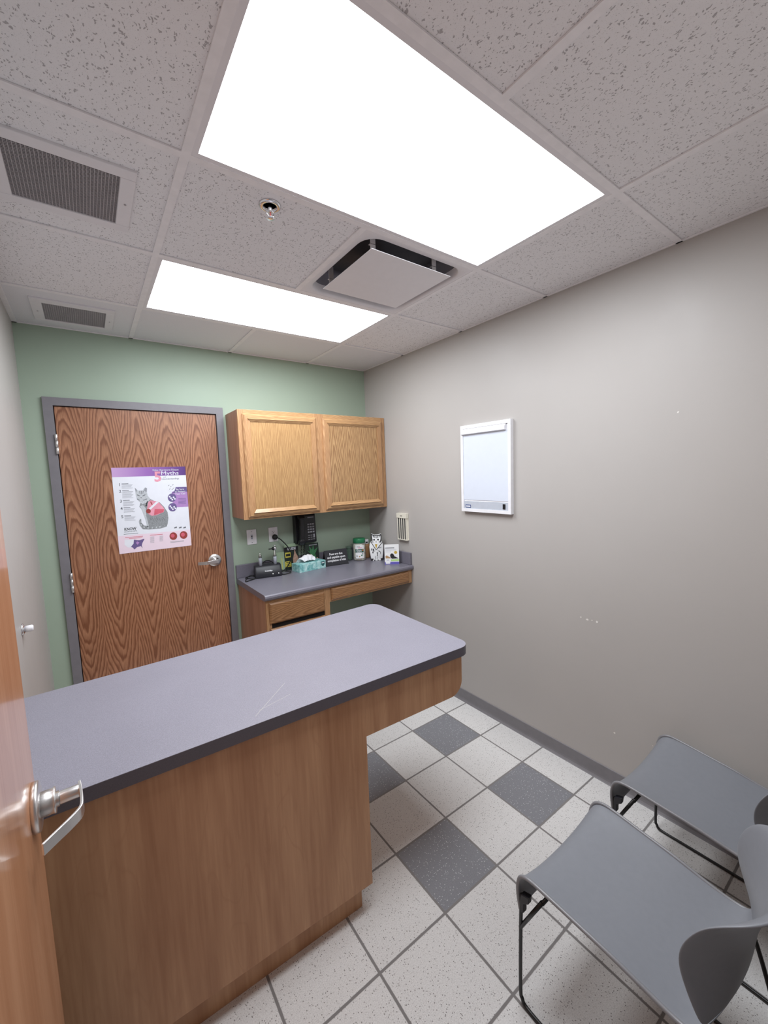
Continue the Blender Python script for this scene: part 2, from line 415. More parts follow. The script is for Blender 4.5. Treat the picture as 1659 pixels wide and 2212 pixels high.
def obj(name, mb, parent=None, world=False, bevel=0.0, seg=2, label=None, sub=0, solid=None):
    me = bpy.data.meshes.new(name)
    inv = root_mat(parent).inverted() if (world and parent) else Matrix()
    me.from_pydata([tuple(inv @ v) for v in mb.v], [], mb.f)
    for m in mb.ms: me.materials.append(m)
    for i, p in enumerate(me.polygons): p.material_index = mb.mi[i]; p.use_smooth = mb.sm[i]
    me.update(); o = link(name, me, parent)
    if solid:
        s = o.modifiers.new('thick', 'SOLIDIFY'); s.thickness = solid; s.offset = 0
    if sub:
        s = o.modifiers.new('sub', 'SUBSURF'); s.levels = sub; s.render_levels = sub
    if bevel:
        b = o.modifiers.new('bevel', 'BEVEL'); b.width = bevel; b.segments = seg; b.limit_method = 'ANGLE'; b.angle_limit = R(40); b.use_clamp_overlap = True
    if label: o['label'] = label
    return o

def tag(o, label, cat, group=None):
    o['label'] = label; o['category'] = cat; o['kind'] = 'thing'
    if group: o['group'] = group
    return o
def thing(name, loc, label, cat, group=None, rz=0.0):
    o = link(name, None); o.location = loc; o.rotation_euler = (0, 0, rz); o.empty_display_size = 0.1
    return tag(o, label, cat, group)
def struct(name, mb, label=None, parent=None, **kw):
    o = obj(name, mb, parent, **kw)
    if not parent: o['kind'] = 'structure'
    if label: o['label'] = label
    return o
def copy_tree(o, parent=None):
    c = o.copy(); COL.objects.link(c); c.parent = parent
    for ch in list(o.children): copy_tree(ch, c)
    return c
def rrect(x0, x1, y0, y1, r, n=5, corners=(1, 1, 1, 1)):
    """ccw rounded rectangle, corners: (x1y0, x1y1, x0y1, x0y0)"""
    out = []
    for (cx, cy, px, py, a, k) in ((x1 - r, y0 + r, x1, y0, -90, 0), (x1 - r, y1 - r, x1, y1, 0, 1), (x0 + r, y1 - r, x0, y1, 90, 2), (x0 + r, y0 + r, x0, y0, 180, 3)):
        if corners[k]: out += [(cx + r * cos(R(a + 90 * i / n)), cy + r * sin(R(a + 90 * i / n))) for i in range(n + 1)]
        else: out.append((px, py))
    return out
def smooth_path(pts, n=6):
    P = [Vector(p) for p in pts]; P = [P[0]] + P + [P[-1]]; out = []
    for i in range(1, len(P) - 2):
        for k in range(n):
            t = k / n; a, b, c, d = P[i - 1], P[i], P[i + 1], P[i + 2]
            out.append(0.5 * ((2 * b) + (c - a) * t + (2 * a - 5 * b + 4 * c - d) * t * t + (3 * b - a - 3 * c + d) * t ** 3))
    out.append(P[-2]); return out

# ================================================================== SETTING
b = MB(); b.box(XL - 0.12, 0.12, -4.3, 0.12, -0.08, 0, 'floor')
struct('floor', b, 'pale speckled square floor tiles with a few dark grey ones')

# right wall with its paint chips
b = MB(); b.box(0, 0.12, YF - 0.12, 0.12, 0, H + 0.2, 'taupe')
rnd = random.Random(4)
for (y, z, r) in ((-1.985, .852, .005), (-2.02, .848, .007), (-2.045, .851, .004), (-2.07, .85, .008), (-2.168, .293, .006), (-2.36, .325, .004), (-2.34, .318, .003), (-2.40, 1.869, .005)):
    b.poly([(-0.0006, y + r * cos(a) * rnd.uniform(.5, 1.2), z + r * sin(a) * rnd.uniform(.5, 1)) for a in [k * pi / 4 for k in range(8)]], 'chip')
struct('wall_right', b, 'taupe painted wall with the film viewer and small paint chips')
b = MB(); b.box(XL - 0.12, XL, YF - 0.12, 0.12, 0, H + 0.2, 'taupe')
struct('wall_left', b, 'narrow strip of taupe wall behind the open door')
DX0, DX1, DZ = -2.187, -1.289, 2.112         # leaf of the rear door
b = MB()
b.box(XL, DX0 - .03, 0, 0.12, 0, H + 0.2, 'green'); b.box(DX1 + .03, 0, 0, 0.12, 0, H + 0.2, 'green')
b.box(DX0 - .03, DX1 + .03, 0, 0.12, DZ + .03, H + 0.2, 'green')
b.box(DX0 - .03, DX1 + .03, 0.08, 0.12, 0, DZ + .03, 'gap')
struct('wall_back', b, 'sage green wall at the far end of the room')
b = MB()
b.box(-1.26, 0, YF - 0.12, YF, 0, H + 0.2, 'taupe'); b.box(XL, -2.24, YF - 0.12, YF, 0, H + 0.2, 'taupe')
b.box(-2.24, -1.26, YF - 0.12, YF, 2.16, H + 0.2, 'taupe')
struct('wall_front', b, 'wall behind the two chairs with the doorway')

# ceiling: one slab of acoustic tiles with holes for lights, diffuser and grilles
def tile_faces(mb, x0, x1, y0, y1, m, e=0.012, up=0.006):
    mb.box(x0 + e, x1 - e, y0 + e, y1 - e, H + up, H + 0.02, m)
b = MB(); xs = [XL, GX, GX + T, GX + 2 * T, 0]; ys = [0, Y0, Y1, Y2, Y3, YF]
E = 0.0
for i in range(4):
    for j in range(5):
        x0, x1, y1_, y0_ = xs[i], xs[i + 1], ys[j], ys[j + 1]
        if i in (1, 2) and j in (1, 3): continue          # light panels
        if i == 2 and j == 2: continue                    # air diffuser
        mt = 'vinyl' if (j == 0) else 'tile'
        if i == 0 and j == 0: mt = 'vinyl'
        if i == 3 and j == 0: mt = 'vinyl'
        if i == 0 and j == 2:                             # leave the return grille hole
            gx0, gx1, gy0, gy1 = -2.185, -1.905, -1.595, -1.318
            b.box(x0, gx0, y0_, y1_, H + .004, H + .02, mt); b.box(gx1, x1, y0_, y1_, H + .004, H + .02, mt)
            b.box(gx0, gx1, y0_, gy0, H + .004, H + .02, mt); b.box(gx0, gx1, gy1, y1_, H + .004, H + .02, mt)
            continue
        if i == 0 and j == 0:
            gx0, gx1, gy0, gy1 = -2.180, -1.905, -0.398, -0.132
            b.box(x0, gx0, y0_, y1_, H + .004, H + .02, mt); b.box(gx1, x1, y0_, y1_, H + .004, H + .02, mt)
            b.box(gx0, gx1, y0_, gy0, H + .004, H + .02, mt); b.box(gx0, gx1, gy1, y1_, H + .004, H + .02, mt)
            continue
        b.box(x0 + .004, x1 - .004, y0_ + .004, y1_ - .004, H + .004, H + .02, mt)
b.box(XL, 0, YF - .12, 0, H + 0.19, H + 0.2, 'grille_dark')
ceil = struct('ceiling', b, 'suspended ceiling of pitted acoustic tiles')
g = MB(); w = 0.012
def tee(x0, x1, y0, y1):
    g.box(x0, x1, y0, y1, H - .001, H + .0035, 'grid')
for X in (GX, GX + 2 * T): tee(X - w, X + w, YF, 0)
for (ya, yb) in ((Y0 + w, 0), (Y2 + w, Y1 - w), (YF, Y3 - w)): tee(GX + T - w, GX + T + w, ya, yb)
for Y in (Y0, Y1, Y2, Y3):
    tee(XL, GX - w, Y - w, Y + w); tee(GX + w, GX + 2 * T - w, Y - w, Y + w); tee(GX + 2 * T + w, 0, Y - w, Y + w)
tee(XL, XL + .022, YF, 0); tee(-.010, 0, YF, 0); tee(XL, 0, -.010, 0); tee(XL, 0, YF, YF + .02)
obj('ceiling_grid', g, ceil, label='white metal grid of the suspended ceiling')

# baseboards
def cove(mb, flip, X, ya, yb):
    s = -1 if flip else 1
    pr = [(X, 0), (X + s * .016, 0), (X + s * .012, .004), (X + s * .006, .012), (X + s * .004, .022), (X + s * .004, .083), (X, .085)]
    mb.prism(pr, 'y', ya, yb, 'baseb')
b = MB(); cove(b, True, 0, YF, 0); struct('baseboard_right', b, 'grey vinyl cove base along the right wall')
b = MB(); cove(b, False, XL, YF, 0); struct('baseboard_left', b)
b = MB(); b.box(DX1 + .055, 0, -.004, 0, 0, .085, 'baseb'); b.box(XL, DX0 - .055, -.004, 0, 0, .085, 'baseb'); struct('baseboard_back', b)
b = MB(); b.box(-1.2, 0, YF, YF + .004, 0, .085, 'baseb'); struct('baseboard_front', b)

# ---- lever handle shared by both doors: local frame, door face at x=0, +x out of the door, lever runs to -y
def lever_parts(parent, hand=1, fn=None):
    fn = fn or (lambda p: p)
    def build(name, mb, bev=0.0, label=None):
        mb.v = [Vector(fn((v.x, v.y * hand, v.z))) for v in mb.v]
        return obj(name, mb, parent, bevel=bev, label=label)
    q = MB(); q.lathe([(.0445, 0), (.0445, .008), (.043, .0105), (.022, .0115)], 'steel', axis='x', n=40)
    q.lathe([(.0225, .0115), (.0225, .03), (.0235, .031), (.0235, .0335), (.014, .034), (.014, .0385)], 'steel', axis='x', n=28)
    build('rosette', q)
    q = MB(); q.lathe([(.0105, .0385), (.0118, .0395), (.0118, .068), (.011, .071)], 'steel', axis='x', n=24)
    path = smooth_path([(.070, .012, .001), (.0725, -.01, 0), (.0745, -.046, 0), (.0725, -.066, -.001), (.060, -.081, -.003), (.040, -.099, -.005), (.021, -.116, -.007)], 5)
    vs = []; 
    for i, p_ in enumerate(path):
        t = (path[min(i + 1, len(path) - 1)] - path[max(i - 1, 0)]).normalized(); nn = Vector((t.y, -t.x, 0)).normalized()
        hh = .0125 - .002 * min(1, i / len(path)); th = .0024
        for (a, c) in ((-1, -1), (1, -1), (1, 1), (-1, 1)): vs.append(p_ + nn * a * th + Vector((0, 0, c * hh)))
    n = len(path); fs = [(0, 1, 2, 3), (4 * n - 1, 4 * n - 2, 4 * n - 3, 4 * n - 4)]
    for i in range(n - 1):
        for k in range(4): fs.append((4 * i + k, 4 * i + 4 + k, 4 * i + 4 + (k + 1) % 4, 4 * i + (k + 1) % 4))
    q.add(vs, fs, 'steel'); build('lever', q, .0012)

# ---- rear door
d1 = link('door_1', None); d1.location = (DX0, 0, 0); d1['kind'] = 'structure'; d1['label'] = 'closed red oak door with a poster, in the green wall'
b = MB(); b.box(DX0, DX1, -.002, .042, .006, DZ, 'door_oak'); obj('door_leaf', b, d1, True, bevel=.0015)
b = MB()
fo, fi = .05, .0035
for (xa, xb, za, zb) in ((DX0 - fo, DX0 - fi, 0, DZ + fo), (DX1 + fi, DX1 + fo, 0, DZ + fo), (DX0 - fi, DX1 + fi, DZ + fi, DZ + fo)):
    b.box(xa, xb, -.016, .11, za, zb, 'frame_grey')
b.box(DX0 - fi, DX1 + fi, .044, .1, DZ - .01, DZ + fi, 'gap'); b.box(DX0 - fi, DX0 + .01, .044, .1, 0, DZ, 'gap'); b.box(DX1 - .01, DX1 + fi, .044, .1, 0, DZ, 'gap')
obj('door_frame', b, d1, True, label='grey painted steel door frame')
for (za, zb) in ((1.833, 1.949), (1.003, 1.121), (.18, .295)):
    b = MB(); seg = (zb - za) / 3
    for k in range(3): b.lathe([(.0065, za + k * seg + .0008), (.0075, za + k * seg + .0015), (.0075, za + (k + 1) * seg - .0015), (.0065, za + (k + 1) * seg - .0008)], 'steel', c=(DX0 - .003, -.0215, 0), n=16)
    b.box(DX0 - .003, DX0 + .004, -.02, .002, za, zb, 'steel')
    obj('hinge', b, d1, True)
hd = link('door_handle', None, d1); hd.location = (-1.367 - DX0, -.002, 1.072)
lever_parts(hd, 1, lambda p: (p[1], -p[0], p[2]))
b = MB(); b.box(DX1 - .001, DX1 + .0045, -.0025, .03, 1.02, 1.12, 'gap'); obj('latch_strike', b, d1, True)

# ---- open door at the left edge, hinged on the front wall
d2 = link('door_2', None); d2.location = (-2.2, -2.975, 0); d2['kind'] = 'structure'; d2['label'] = 'open wooden door with chrome lever at the left edge of the photo'
b = MB(); b.box(-2.244, -2.2, -2.975, -2.062, .008, DZ, 'open_door'); obj('door_leaf', b, d2, True, bevel=.0025)
hd = link('door_handle', None, d2); hd.location = (0, -2.112 + 2.975, 1.052); lever_parts(hd, 1)
hd = link('door_handle', None, d2); hd.location = (-.044, -2.112 + 2.975, 1.052); lever_parts(hd, 1, lambda p: (-p[0] * .95, p[1], p[2]))
b = MB()
for (xa, xb, za, zb) in ((-2.24, -2.2, 0, 2.16), (-1.30, -1.26, 0, 2.16), (-2.2, -1.30, 2.12, 2.16)):
    b.box(xa, xb, YF - .12, YF + .012, za, zb, 'frame_grey')
obj('door_frame', b, d2, True)

# wall stop for the rear door lever
t = thing('door_stop', (XL, -.93, 1.078), 'small chrome door bumper on the left wall by the open door', 'door stop')
b = MB(); b.lathe([(.024, 0), (.024, .004), (.015, .008), (.011, .012)], 'chrome', axis='x'); obj('base_plate', b, t)
b = MB(); b.lathe([(.0125, .012), (.0130, .02), (.0130, .032), (.010, .036)], 'white_metal', axis='x'); obj('bumper', b, t)

# ================================================================== CEILING FITTINGS
def light_panel(ya, yb, label):
    t = thing('ceiling_light', (GX + T, (ya + yb) / 2, H), label, 'ceiling light', 'lit ceiling panels')
    x0, x1 = GX + .012, GX + 2 * T - .012; y0, y1 = ya + .012, yb - .012; e = .017
    b = MB()
    for (xa, xb, y_a, y_b) in ((x0, x1, y0, y0 + e), (x0, x1, y1 - e, y1), (x0, x0 + e, y0 + e, y1 - e), (x1 - e, x1, y0 + e, y1 - e)):
        b.box(xa, xb, y_a, y_b, H, H + .03, 'white_metal')
    b.box(x0, x1, y0, y1, H + .03, H + .05, 'white_metal')
    obj('frame', b, t, True)
    b = MB(); b.add([(x0 + e, y0 + e, H + .004), (x1 - e, y0 + e, H + .004), (x1 - e, y1 - e, H + .004), (x0 + e, y1 - e, H + .004)], [(0, 3, 2, 1)], 'lens')
    obj('diffuser_lens', b, t, True)
light_panel(Y3, Y2, 'large lit white ceiling panel nearest the camera, between plain tiles')
light_panel(Y1, Y0, 'lit white ceiling panel nearer the green wall, beyond the air diffuser')

def grille(x0, x1, y0, y1, fx0, fx1, fy0, fy1, label, nx=30, ny=44):
    t = thing('return_air_grille', ((x0 + x1) / 2, (y0 + y1) / 2, H), label, 'air vent', 'return air grilles')
    b = MB(); z0, z1 = H - .004, H + .005
    for (xa, xb, ya, yb) in ((fx0, fx1, fy0, y0), (fx0, fx1, y1, fy1), (fx0, x0, y0, y1), (x1, fx1, y0, y1)):
        b.box(xa, xb, ya, yb, z0, z1, 'white_metal')
    obj('frame', b, t, True, bevel=.002)
    b = MB(); b.box(x0, x1, y0, y1, H + .03, H + .034, 'grille_dark')
    for i in range(nx + 1):
        X = x0 + (x1 - x0) * i / nx; b.box(X - .0010, X + .0010, y0, y1, H, H + .009, 'grille')
    for j in range(ny + 1):
        Y = y0 + (y1 - y0) * j / ny; b.box(x0, x1, Y - .0010, Y + .0010, H + .0003, H + .006, 'grille')
    obj('egg_crate', b, t, True, label='dark egg crate core')
    for X in ((x0 + fx0) / 2, (x1 + fx1) / 2):
        b = MB(); b.lathe([(.0035, H - .0055), (.0035, H - .003)], 'grille', c=(X, (y0 + y1) / 2, 0), n=12); obj('screw', b, t, True)
grille(-2.180, -1.910, -1.590, -1.322, -2.222, -1.870, -1.632, -1.282, 'larger looking square return grille nearest the camera, at the left edge')
grille(-2.176, -1.908, -.392, -.136, -2.222, -1.870, -.442, -.112, 'return grille at the far left corner, above the green wall')

# supply diffuser with a floating plaque
t = thing('air_diffuser', (GX + 1.5 * T, (Y1 + Y2) / 2, H), 'square white plaque air diffuser between the two lit panels', 'air diffuser')
X0, X1, YA, YB = GX + T + .012, GX + 2 * T - .012, Y2 + .012, Y1 - .012
b = MB(); inner = rrect(X0 + .024, X1 - .024, YA + .024, YB - .024, .075, 6); n = len(inner)
levels = [(0.0, 0.0), (.006, .003), (.014, .006), (.035, .010), (.085, .022), (.10, .05)]
cx_, cy_ = (X0 + X1) / 2, (YA + YB) / 2
rings = []
outer = []
for (x, y) in inner:
    dx, dy = x - cx_, y - cy_; k = min((X1 - cx_) / abs(dx) if dx else 9, (YB - cy_) / abs(dy) if dy else 9); outer.append((cx_ + dx * k, cy_ + dy * k))
rings.append([(x, y, H) for x, y in outer])
for dz, ins in levels:
    f = 1 - ins / .24; rings.append([(cx_ + (x - cx_) * f, cy_ + (y - cy_) * f, H + dz) for x, y in inner])
vs = [p_ for r_ in rings for p_ in r_]; fs = []
for i in range(len(rings) - 1):
    for k in range(n): fs.append((i * n + k, (i + 1) * n + k, (i + 1) * n + (k + 1) % n, i * n + (k + 1) % n))
b.add(vs, fs[:4 * n], 'white_metal', True); b.add(vs, fs[4 * n:] + [tuple(range((len(rings) - 1) * n, len(rings) * n))], 'dark_recess', True)  # deeper rings and cap take the painted recess shade
obj('back_pan', b, t, True)
b = MB(); b.box(-1.079, -.640, -1.700, -1.288, H - .021, H - .0185, 'white_metal'); obj('plaque', b, t, True, bevel=.001)
for (X, Y) in ((-1.055, -1.675), (-.72, -1.675), (-1.055, -1.33), (-.65, -1.30)):
    b = MB(); b.box(X - .012, X + .012, Y - .0015, Y + .0015, H - .0185, H + .07, 'grid'); b.box(X - .012, X + .012, Y - .0015, Y + .014, H + .012, H + .014, 'grid')
    obj('bracket', b, t, True)

# sprinkler
t = thing('sprinkler_head', (-1.491, -1.695, H + .004), 'chrome fire sprinkler in the tile between the lit panels', 'sprinkler')
b = MB(); b.lathe([(.036, 0), (.036, -.003), (.032, -.006), (.024, -.007), (.022, -.004), (.021, .008)], 'chrome', n=32); obj('escutcheon', b, t)
b = MB(); b.lathe([(.007, 0), (.007, -.012), (.0055, -.016), (.0055, -.02)], 'chrome', n=16)
for s in (-1, 1): b.tube(smooth_path([(s * .006, 0, -.014), (s * .0115, 0, -.022), (s * .010, 0, -.032), (0, 0, -.040)], 4), .0018, 'chrome', 6)
b.lathe([(.002, -.02), (.0025, -.03), (.002, -.038)], 'redprint', n=10); obj('frame_arms', b, t)
b = MB(); b.lathe([(.003, -.038), (.0135, -.041), (.0135, -.0425), (.003, -.0425)], 'chrome', n=16); obj('deflector', b, t)

# ================================================================== WALL CABINET
CX0, CX1, CZ0, CZ1, CY = -1.219, -.003, 1.369, 2.117, -.281
t = thing('wall_cabinet', (CX0, 0, CZ0), 'golden oak wall cabinet with two doors above the desk', 'cabinet')
b = MB(); b.box(CX0, CX1, CY + .018, -.001, CZ0 + .004, CZ1 - .002, 'oak_side'); obj('carcass', b, t, True)
b = MB(); s_ = .038
b.box(CX0, CX0 + s_, CY, CY + .018, CZ0, CZ1, 'oak_stile'); b.box(CX1 - s_, CX1, CY, CY + .018, CZ0, CZ1, 'oak_stile'); b.box(-.655, -.580, CY, CY + .018, CZ0, CZ1, 'oak_stile')
for (xa, xb) in ((CX0 + s_, -.655), (-.580, CX1 - s_)):
    b.box(xa, xb, CY + .0005, CY + .018, CZ0, CZ0 + .035, 'oak_rail'); b.box(xa, xb, CY + .0005, CY + .018, CZ1 - .048, CZ1, 'oak_rail')
obj('face_frame', b, t, True, bevel=.0012)
def cab_door(x0, x1, z0, z1, yb, panel, parent, st=.048):
    d = link('door', None, parent); d.location = Vector((x0, yb, z0)) - parent.location
    yf = yb - .019
    b = MB()
    # bevelled outer slab
    o0 = [(x0, z0), (x1, z0), (x1, z1), (x0, z1)]; k = .011; o1 = [(x0 + k, z0 + k), (x1 - k, z0 + k), (x1 - k, z1 - k), (x0 + k, z1 - k)]
    b.box(x0, x0 + st, yb - .011, yb, z0, z1, 'oak_stile'); b.box(x1 - st, x1, yb - .011, yb, z0, z1, 'oak_stile')
    b.box(x0 + st, x1 - st, yb - .0108, yb, z0, z0 + st, 'oak_rail'); b.box(x0 + st, x1 - st, yb - .0108, yb, z1 - st, z1, 'oak_rail')
    vs = [(x, yb - .011, z) for x, z in o0] + [(x, yf, z) for x, z in o1] + [(x0 + st, yf, z0 + st), (x1 - st, yf, z0 + st), (x1 - st, yf, z1 - st), (x0 + st, yf, z1 - st)]
    b.add(vs, [(0, 1, 5, 4), (2, 3, 7, 6), (4, 5, 9, 8), (6, 7, 11, 10)], 'oak_rail')
    b.add(vs, [(1, 2, 6, 5), (3, 0, 4, 7), (5, 6, 10, 9), (7, 4, 8, 11)], 'oak_stile')
    # inner edge down to the panel
    ip = [(x0 + st, z0 + st), (x1 - st, z0 + st), (x1 - st, z1 - st), (x0 + st, z1 - st)]
    vs = [(x, yf, z) for x, z in ip] + [(x, yb - .012, z) for x, z in ip]
    b.add(vs, [(0, 1, 5, 4), (1, 2, 6, 5), (2, 3, 7, 6), (3, 0, 4, 7)], 'oak_stile')
    obj('door_frame', b, d, True, bevel=.0008)
    b = MB(); b.box(x0 + st, x1 - st, yb - .0135, yb - .006, z0 + st, z1 - st, panel); obj('panel', b, d, True)
    for (za, zb, sgn) in ((z0 + st - .022, z0 + st + .006, 1), (z1 - st - .006, z1 - st + .020, -1)):
        b = MB(); xa, xb = x0 + st - .014, x1 - st + .014
        zt, zl = (zb, za) if sgn > 0 else (za, zb)
        k = .020
        if sgn > 0: pts = [(xa, yf, za), (xb, yf, za), (xa, yf - .012, za + .004), (xb, yf - .012, za + .004), (xa + k, yf + .004, zb), (xb - k, yf + .004, zb)]
        else: pts = [(xa, yf, zb), (xb, yf, zb), (xa, yf - .009, zb - .006), (xb, yf - .009, zb - .006), (xa + k, yf + .004, za), (xb - k, yf + .004, za)]
        b.add(pts, [(0, 1, 3, 2), (2, 3, 5, 4), (0, 2, 4), (1, 5, 3), (0, 4, 5, 1)], 'oak_rail')
        obj('finger_strip', b, d, True)
    return d
cab_door(-1.190, -.645, CZ0 + .014, CZ1 - .030, CY, 'cab_oak', t)
cab_door(-.590, -.042, CZ0 + .020, CZ1 - .032, CY, 'cab_oak2', t)

# ================================================================== DESK: worktop, drawer cabinet, knee drawer
DZT = .911; DY = -.614
t = thing('worktop', (-1.224, 0, DZT - .04), 'slate grey laminate desk worktop under the wall cabinet', 'worktop')
prof = [(-.002, DZT - .04), (DY + .03, DZT - .04), (DY + .012, DZT - .038), (DY + .003, DZT - .03), (DY, DZT - .018), (DY + .003, DZT - .007), (DY + .012, DZT - .0005), (DY + .025, DZT), (-.002, DZT)]
b = MB(); b.prism(prof, 'x', -1.224, -.003, 'desk_top'); obj('top', b, t, True)
b = MB(); b.box(-1.224, -.022, -.022, -.002, DZT, DZT + .098, 'desk_top'); b.box(-.022, -.003, DY + .02, -.002, DZT, DZT + .098, 'desk_top')
o = obj('backsplash', b, None, bevel=.003); tag(o, 'low slate grey splash strip along the wall behind the worktop', 'backsplash')

DFY = -.588
t = thing('drawer_cabinet', (-1.214, 0, 0), 'oak base cabinet with stacked drawers under the left of the worktop', 'drawer cabinet')
b = MB(); b.box(-1.214, -.772, DFY + .018, -.005, .0, DZT - .04, 'oak_side'); obj('carcass', b, t, True)
b = MB(); b.box(-1.214, -1.182, DFY, DFY + .018, .09, DZT - .04, 'oak_stile'); b.box(-.800, -.758, DFY, DFY + .018, .09, DZT - .04, 'oak_stile')
b.box(-1.182, -.800, DFY + .0005, DFY + .018, DZT - .065, DZT - .04, 'oak_rail'); b.box(-1.182, -.800, DFY + .0005, DFY + .018, .09, .12, 'oak_rail')
for z in (.70, .52, .33): b.box(-1.182, -.800, DFY + .006, DFY + .018, z - .02, z + .012, 'gap')  # black strips paint the shade between the drawer fronts
obj('face_frame', b, t, True, bevel=.001)
def drawer(x0, x1, z0, z1, parent, pull=.0, mat='oak_drawer'):
    d = link('drawer', None, parent); d.location = Vector((x0, DFY, z0)) - parent.location
    yb = DFY - pull; k = .010
    b = MB(); b.box(x0, x1, yb - .010, yb, z0, z1, mat)
    o0 = [(x0, z0), (x1, z0), (x1, z1), (x0, z1)]; o1 = [(x0 + k, z0 + k), (x1 - k, z0 + k), (x1 - k, z1 - k), (x0 + k, z1 - k)]
    vs = [(x, yb - .010, z) for x, z in o0] + [(x, yb - .018, z) for x, z in o1]
    b.add(vs, [(4, 5, 6, 7), (0, 1, 5, 4), (1, 2, 6, 5), (2, 3, 7, 6), (3, 0, 4, 7)], mat)
    obj('drawer_front', b, d, True)
    if pull > 0:
        b = MB(); b.box(x0 + .02, x1 - .02, yb, DFY + .25, z0 + .01, z1 - .03, 'oak_side'); obj('drawer_box', b, d, True)
drawer(-1.196, -.803, .716, .853, t); drawer(-1.196, -.803, .535, .684, t); drawer(-1.196, -.803, .345, .512, t); drawer(-1.196, -.803, .115, .325, t)

t = thing('knee_drawer_unit', (-.758, 0, .76), 'shallow oak apron drawer under the right of the worktop', 'drawer')
b = MB(); b.box(-.758, -.715, DFY, DFY + .018, .765, DZT - .04, 'oak_stile'); b.box(-.045, -.004, DFY, DFY + .018, .765, DZT - .04, 'oak_stile')
b.box(-.715, -.045, DFY + .001, DFY + .018, .765, .785, 'oak_rail'); b.box(-.715, -.045, DFY + .001, DFY + .018, .855, DZT - .04, 'oak_rail')
b.box(-.758, -.740, DFY + .018, -.03, .765, DZT - .041, 'oak_side'); b.box(-.020, -.004, DFY + .018, -.03, .765, DZT - .041, 'oak_side')
obj('apron_frame', b, t, True, bevel=.001)
drawer(-.748, -.040, .778, .862, t)
b = MB(); b.box(-.72, -.06, DFY + .012, DFY + .40, .785, .85, 'oak_side'); obj('drawer_box', b, t, True)

# ================================================================== EXAM TABLE (island)
t = thing('exam_table', (-1.8, -1.55, 0), 'long grey topped wooden exam table standing across the room', 'exam table')
top = [(XL + .004, -1.876), (-.855, -1.926)]
cx, cy, r = -.848, -1.868, .058
top += [(cx + r * cos(R(a)), cy + r * sin(R(a))) for a in range(-85, 1, 12)]
cx, cy, r = -.845, -1.245, .062
top += [(cx + r * cos(R(a)), cy + r * sin(R(a))) for a in range(0, 95, 12)]
top += [(-.87, -1.187), (XL + .004, -1.219)]
b = MB(); b.prism(top, 'z', .8705, .9085, 'counter_dark'); b.prism(top, 'z', .9085, .910, 'counter')
for (xa, ya, xb, yb) in ((-1.550, -1.718, -1.703, -1.855), (-1.564, -1.803, -1.682, -1.830)):
    nx_, ny_ = (yb - ya), -(xb - xa); l_ = math.hypot(nx_, ny_); nx_, ny_ = nx_ / l_ * .0004, ny_ / l_ * .0004
    b.poly([(xa + nx_, ya + ny_, .9101), (xb + nx_, yb + ny_, .9101), (xb - nx_, yb - ny_, .9101), (xa - nx_, ya - ny_, .9101)][::-1], 'scratch')
obj('tabletop', b, t, True)
dirv = Vector((-.855 - XL, -1.926 + 1.876)).normalized()
def fy(x, off): return -1.876 + (x - XL) * (dirv.y / dirv.x) + off       # front face line
xl = XL + .006; lx = -1.322
b = MB(); b.prism([(xl, fy(xl, .014)), (lx, fy(lx, .014)), (lx, -1.235), (xl, -1.235)], 'z', .112, .8705, 'island_wood')
obj('base_cabinet', b, t, True, bevel=.001)
b = MB(); b.prism([(xl, fy(xl, .052)), (lx - .028, fy(lx, .052)), (lx - .028, -1.27), (xl, -1.27)], 'z', 0, .112, 'island_wood')
obj('toe_kick', b, t, True)
prof = [(lx, .8705), (lx, .700), (-.90, .700)] + [(-.90 + .062 * sin(R(a)), .762 - .062 * cos(R(a))) for a in range(10, 91, 10)] + [(-.838, .8705)]
vs = [(x, fy(x, .0145), z) for x, z in prof] + [(x, -1.235, z) for x, z in prof]; n = len(prof)
b = MB(); b.add(vs, [tuple(range(n)), tuple(range(n, 2 * n))[::-1]] + [(i, n + i, n + (i + 1) % n, (i + 1) % n) for i in range(n)], 'island_wood')
obj('apron', b, t, True, label='overhanging apron with rounded lower corner')

# ================================================================== POSTER
PX0, PX1, PZ0, PZ1 = -1.9375, -1.5125, 1.199, 1.749
t = link('poster', None); t.location = ((PX0 + PX1) / 2, -.003, (PZ0 + PZ1) / 2); t.rotation_euler = (0, R(0.0), 0)
tag(t, 'purple and white cat heartworm poster taped to the rear door', 'poster')
# photo-crop pixels of the poster -> sheet coordinates (a flat sheet)
def homog(src, dst):
    A = []
    for (x, y), (u, v) in zip(src, dst):
        A.append([x, y, 1, 0, 0, 0, -u * x, -u * y, u]); A.append([0, 0, 0, x, y, 1, -v * x, -v * y, v])
    n = 8
    for i in range(n):
        p_ = max(range(i, n), key=lambda k: abs(A[k][i])); A[i], A[p_] = A[p_], A[i]
        A[i] = [a / A[i][i] for a in A[i]]
        for k in range(n):
            if k != i: f = A[k][i]; A[k] = [a - f * c for a, c in zip(A[k], A[i])]
    h = [A[i][8] for i in range(n)] + [1]
    return lambda x, y: ((h[0] * x + h[1] * y + h[2]) / (h[6] * x + h[7] * y + 1), (h[3] * x + h[4] * y + h[5]) / (h[6] * x + h[7] * y + 1))
pw, ph = PX1 - PX0, PZ1 - PZ0
hm = homog([(155, 165), (1420, 145), (1530, 1490), (300, 1640)], [(-pw / 2, ph / 2), (pw / 2, ph / 2), (pw / 2, -ph / 2), (-pw / 2, -ph / 2)])
b = MB(); b.box(-pw / 2, pw / 2, -.0004, .0004, -ph / 2, ph / 2, 'paper')
def PP(pts, m, lay=1): b.poly([(hm(x, y)[0], -.0004 - .0002 * lay, hm(x, y)[1]) for x, y in pts][::1], m)
def circ(x, y, r, k=18): return [(x + r * cos(2 * pi * i / k), y + r * sin(2 * pi * i / k)) for i in range(k)]
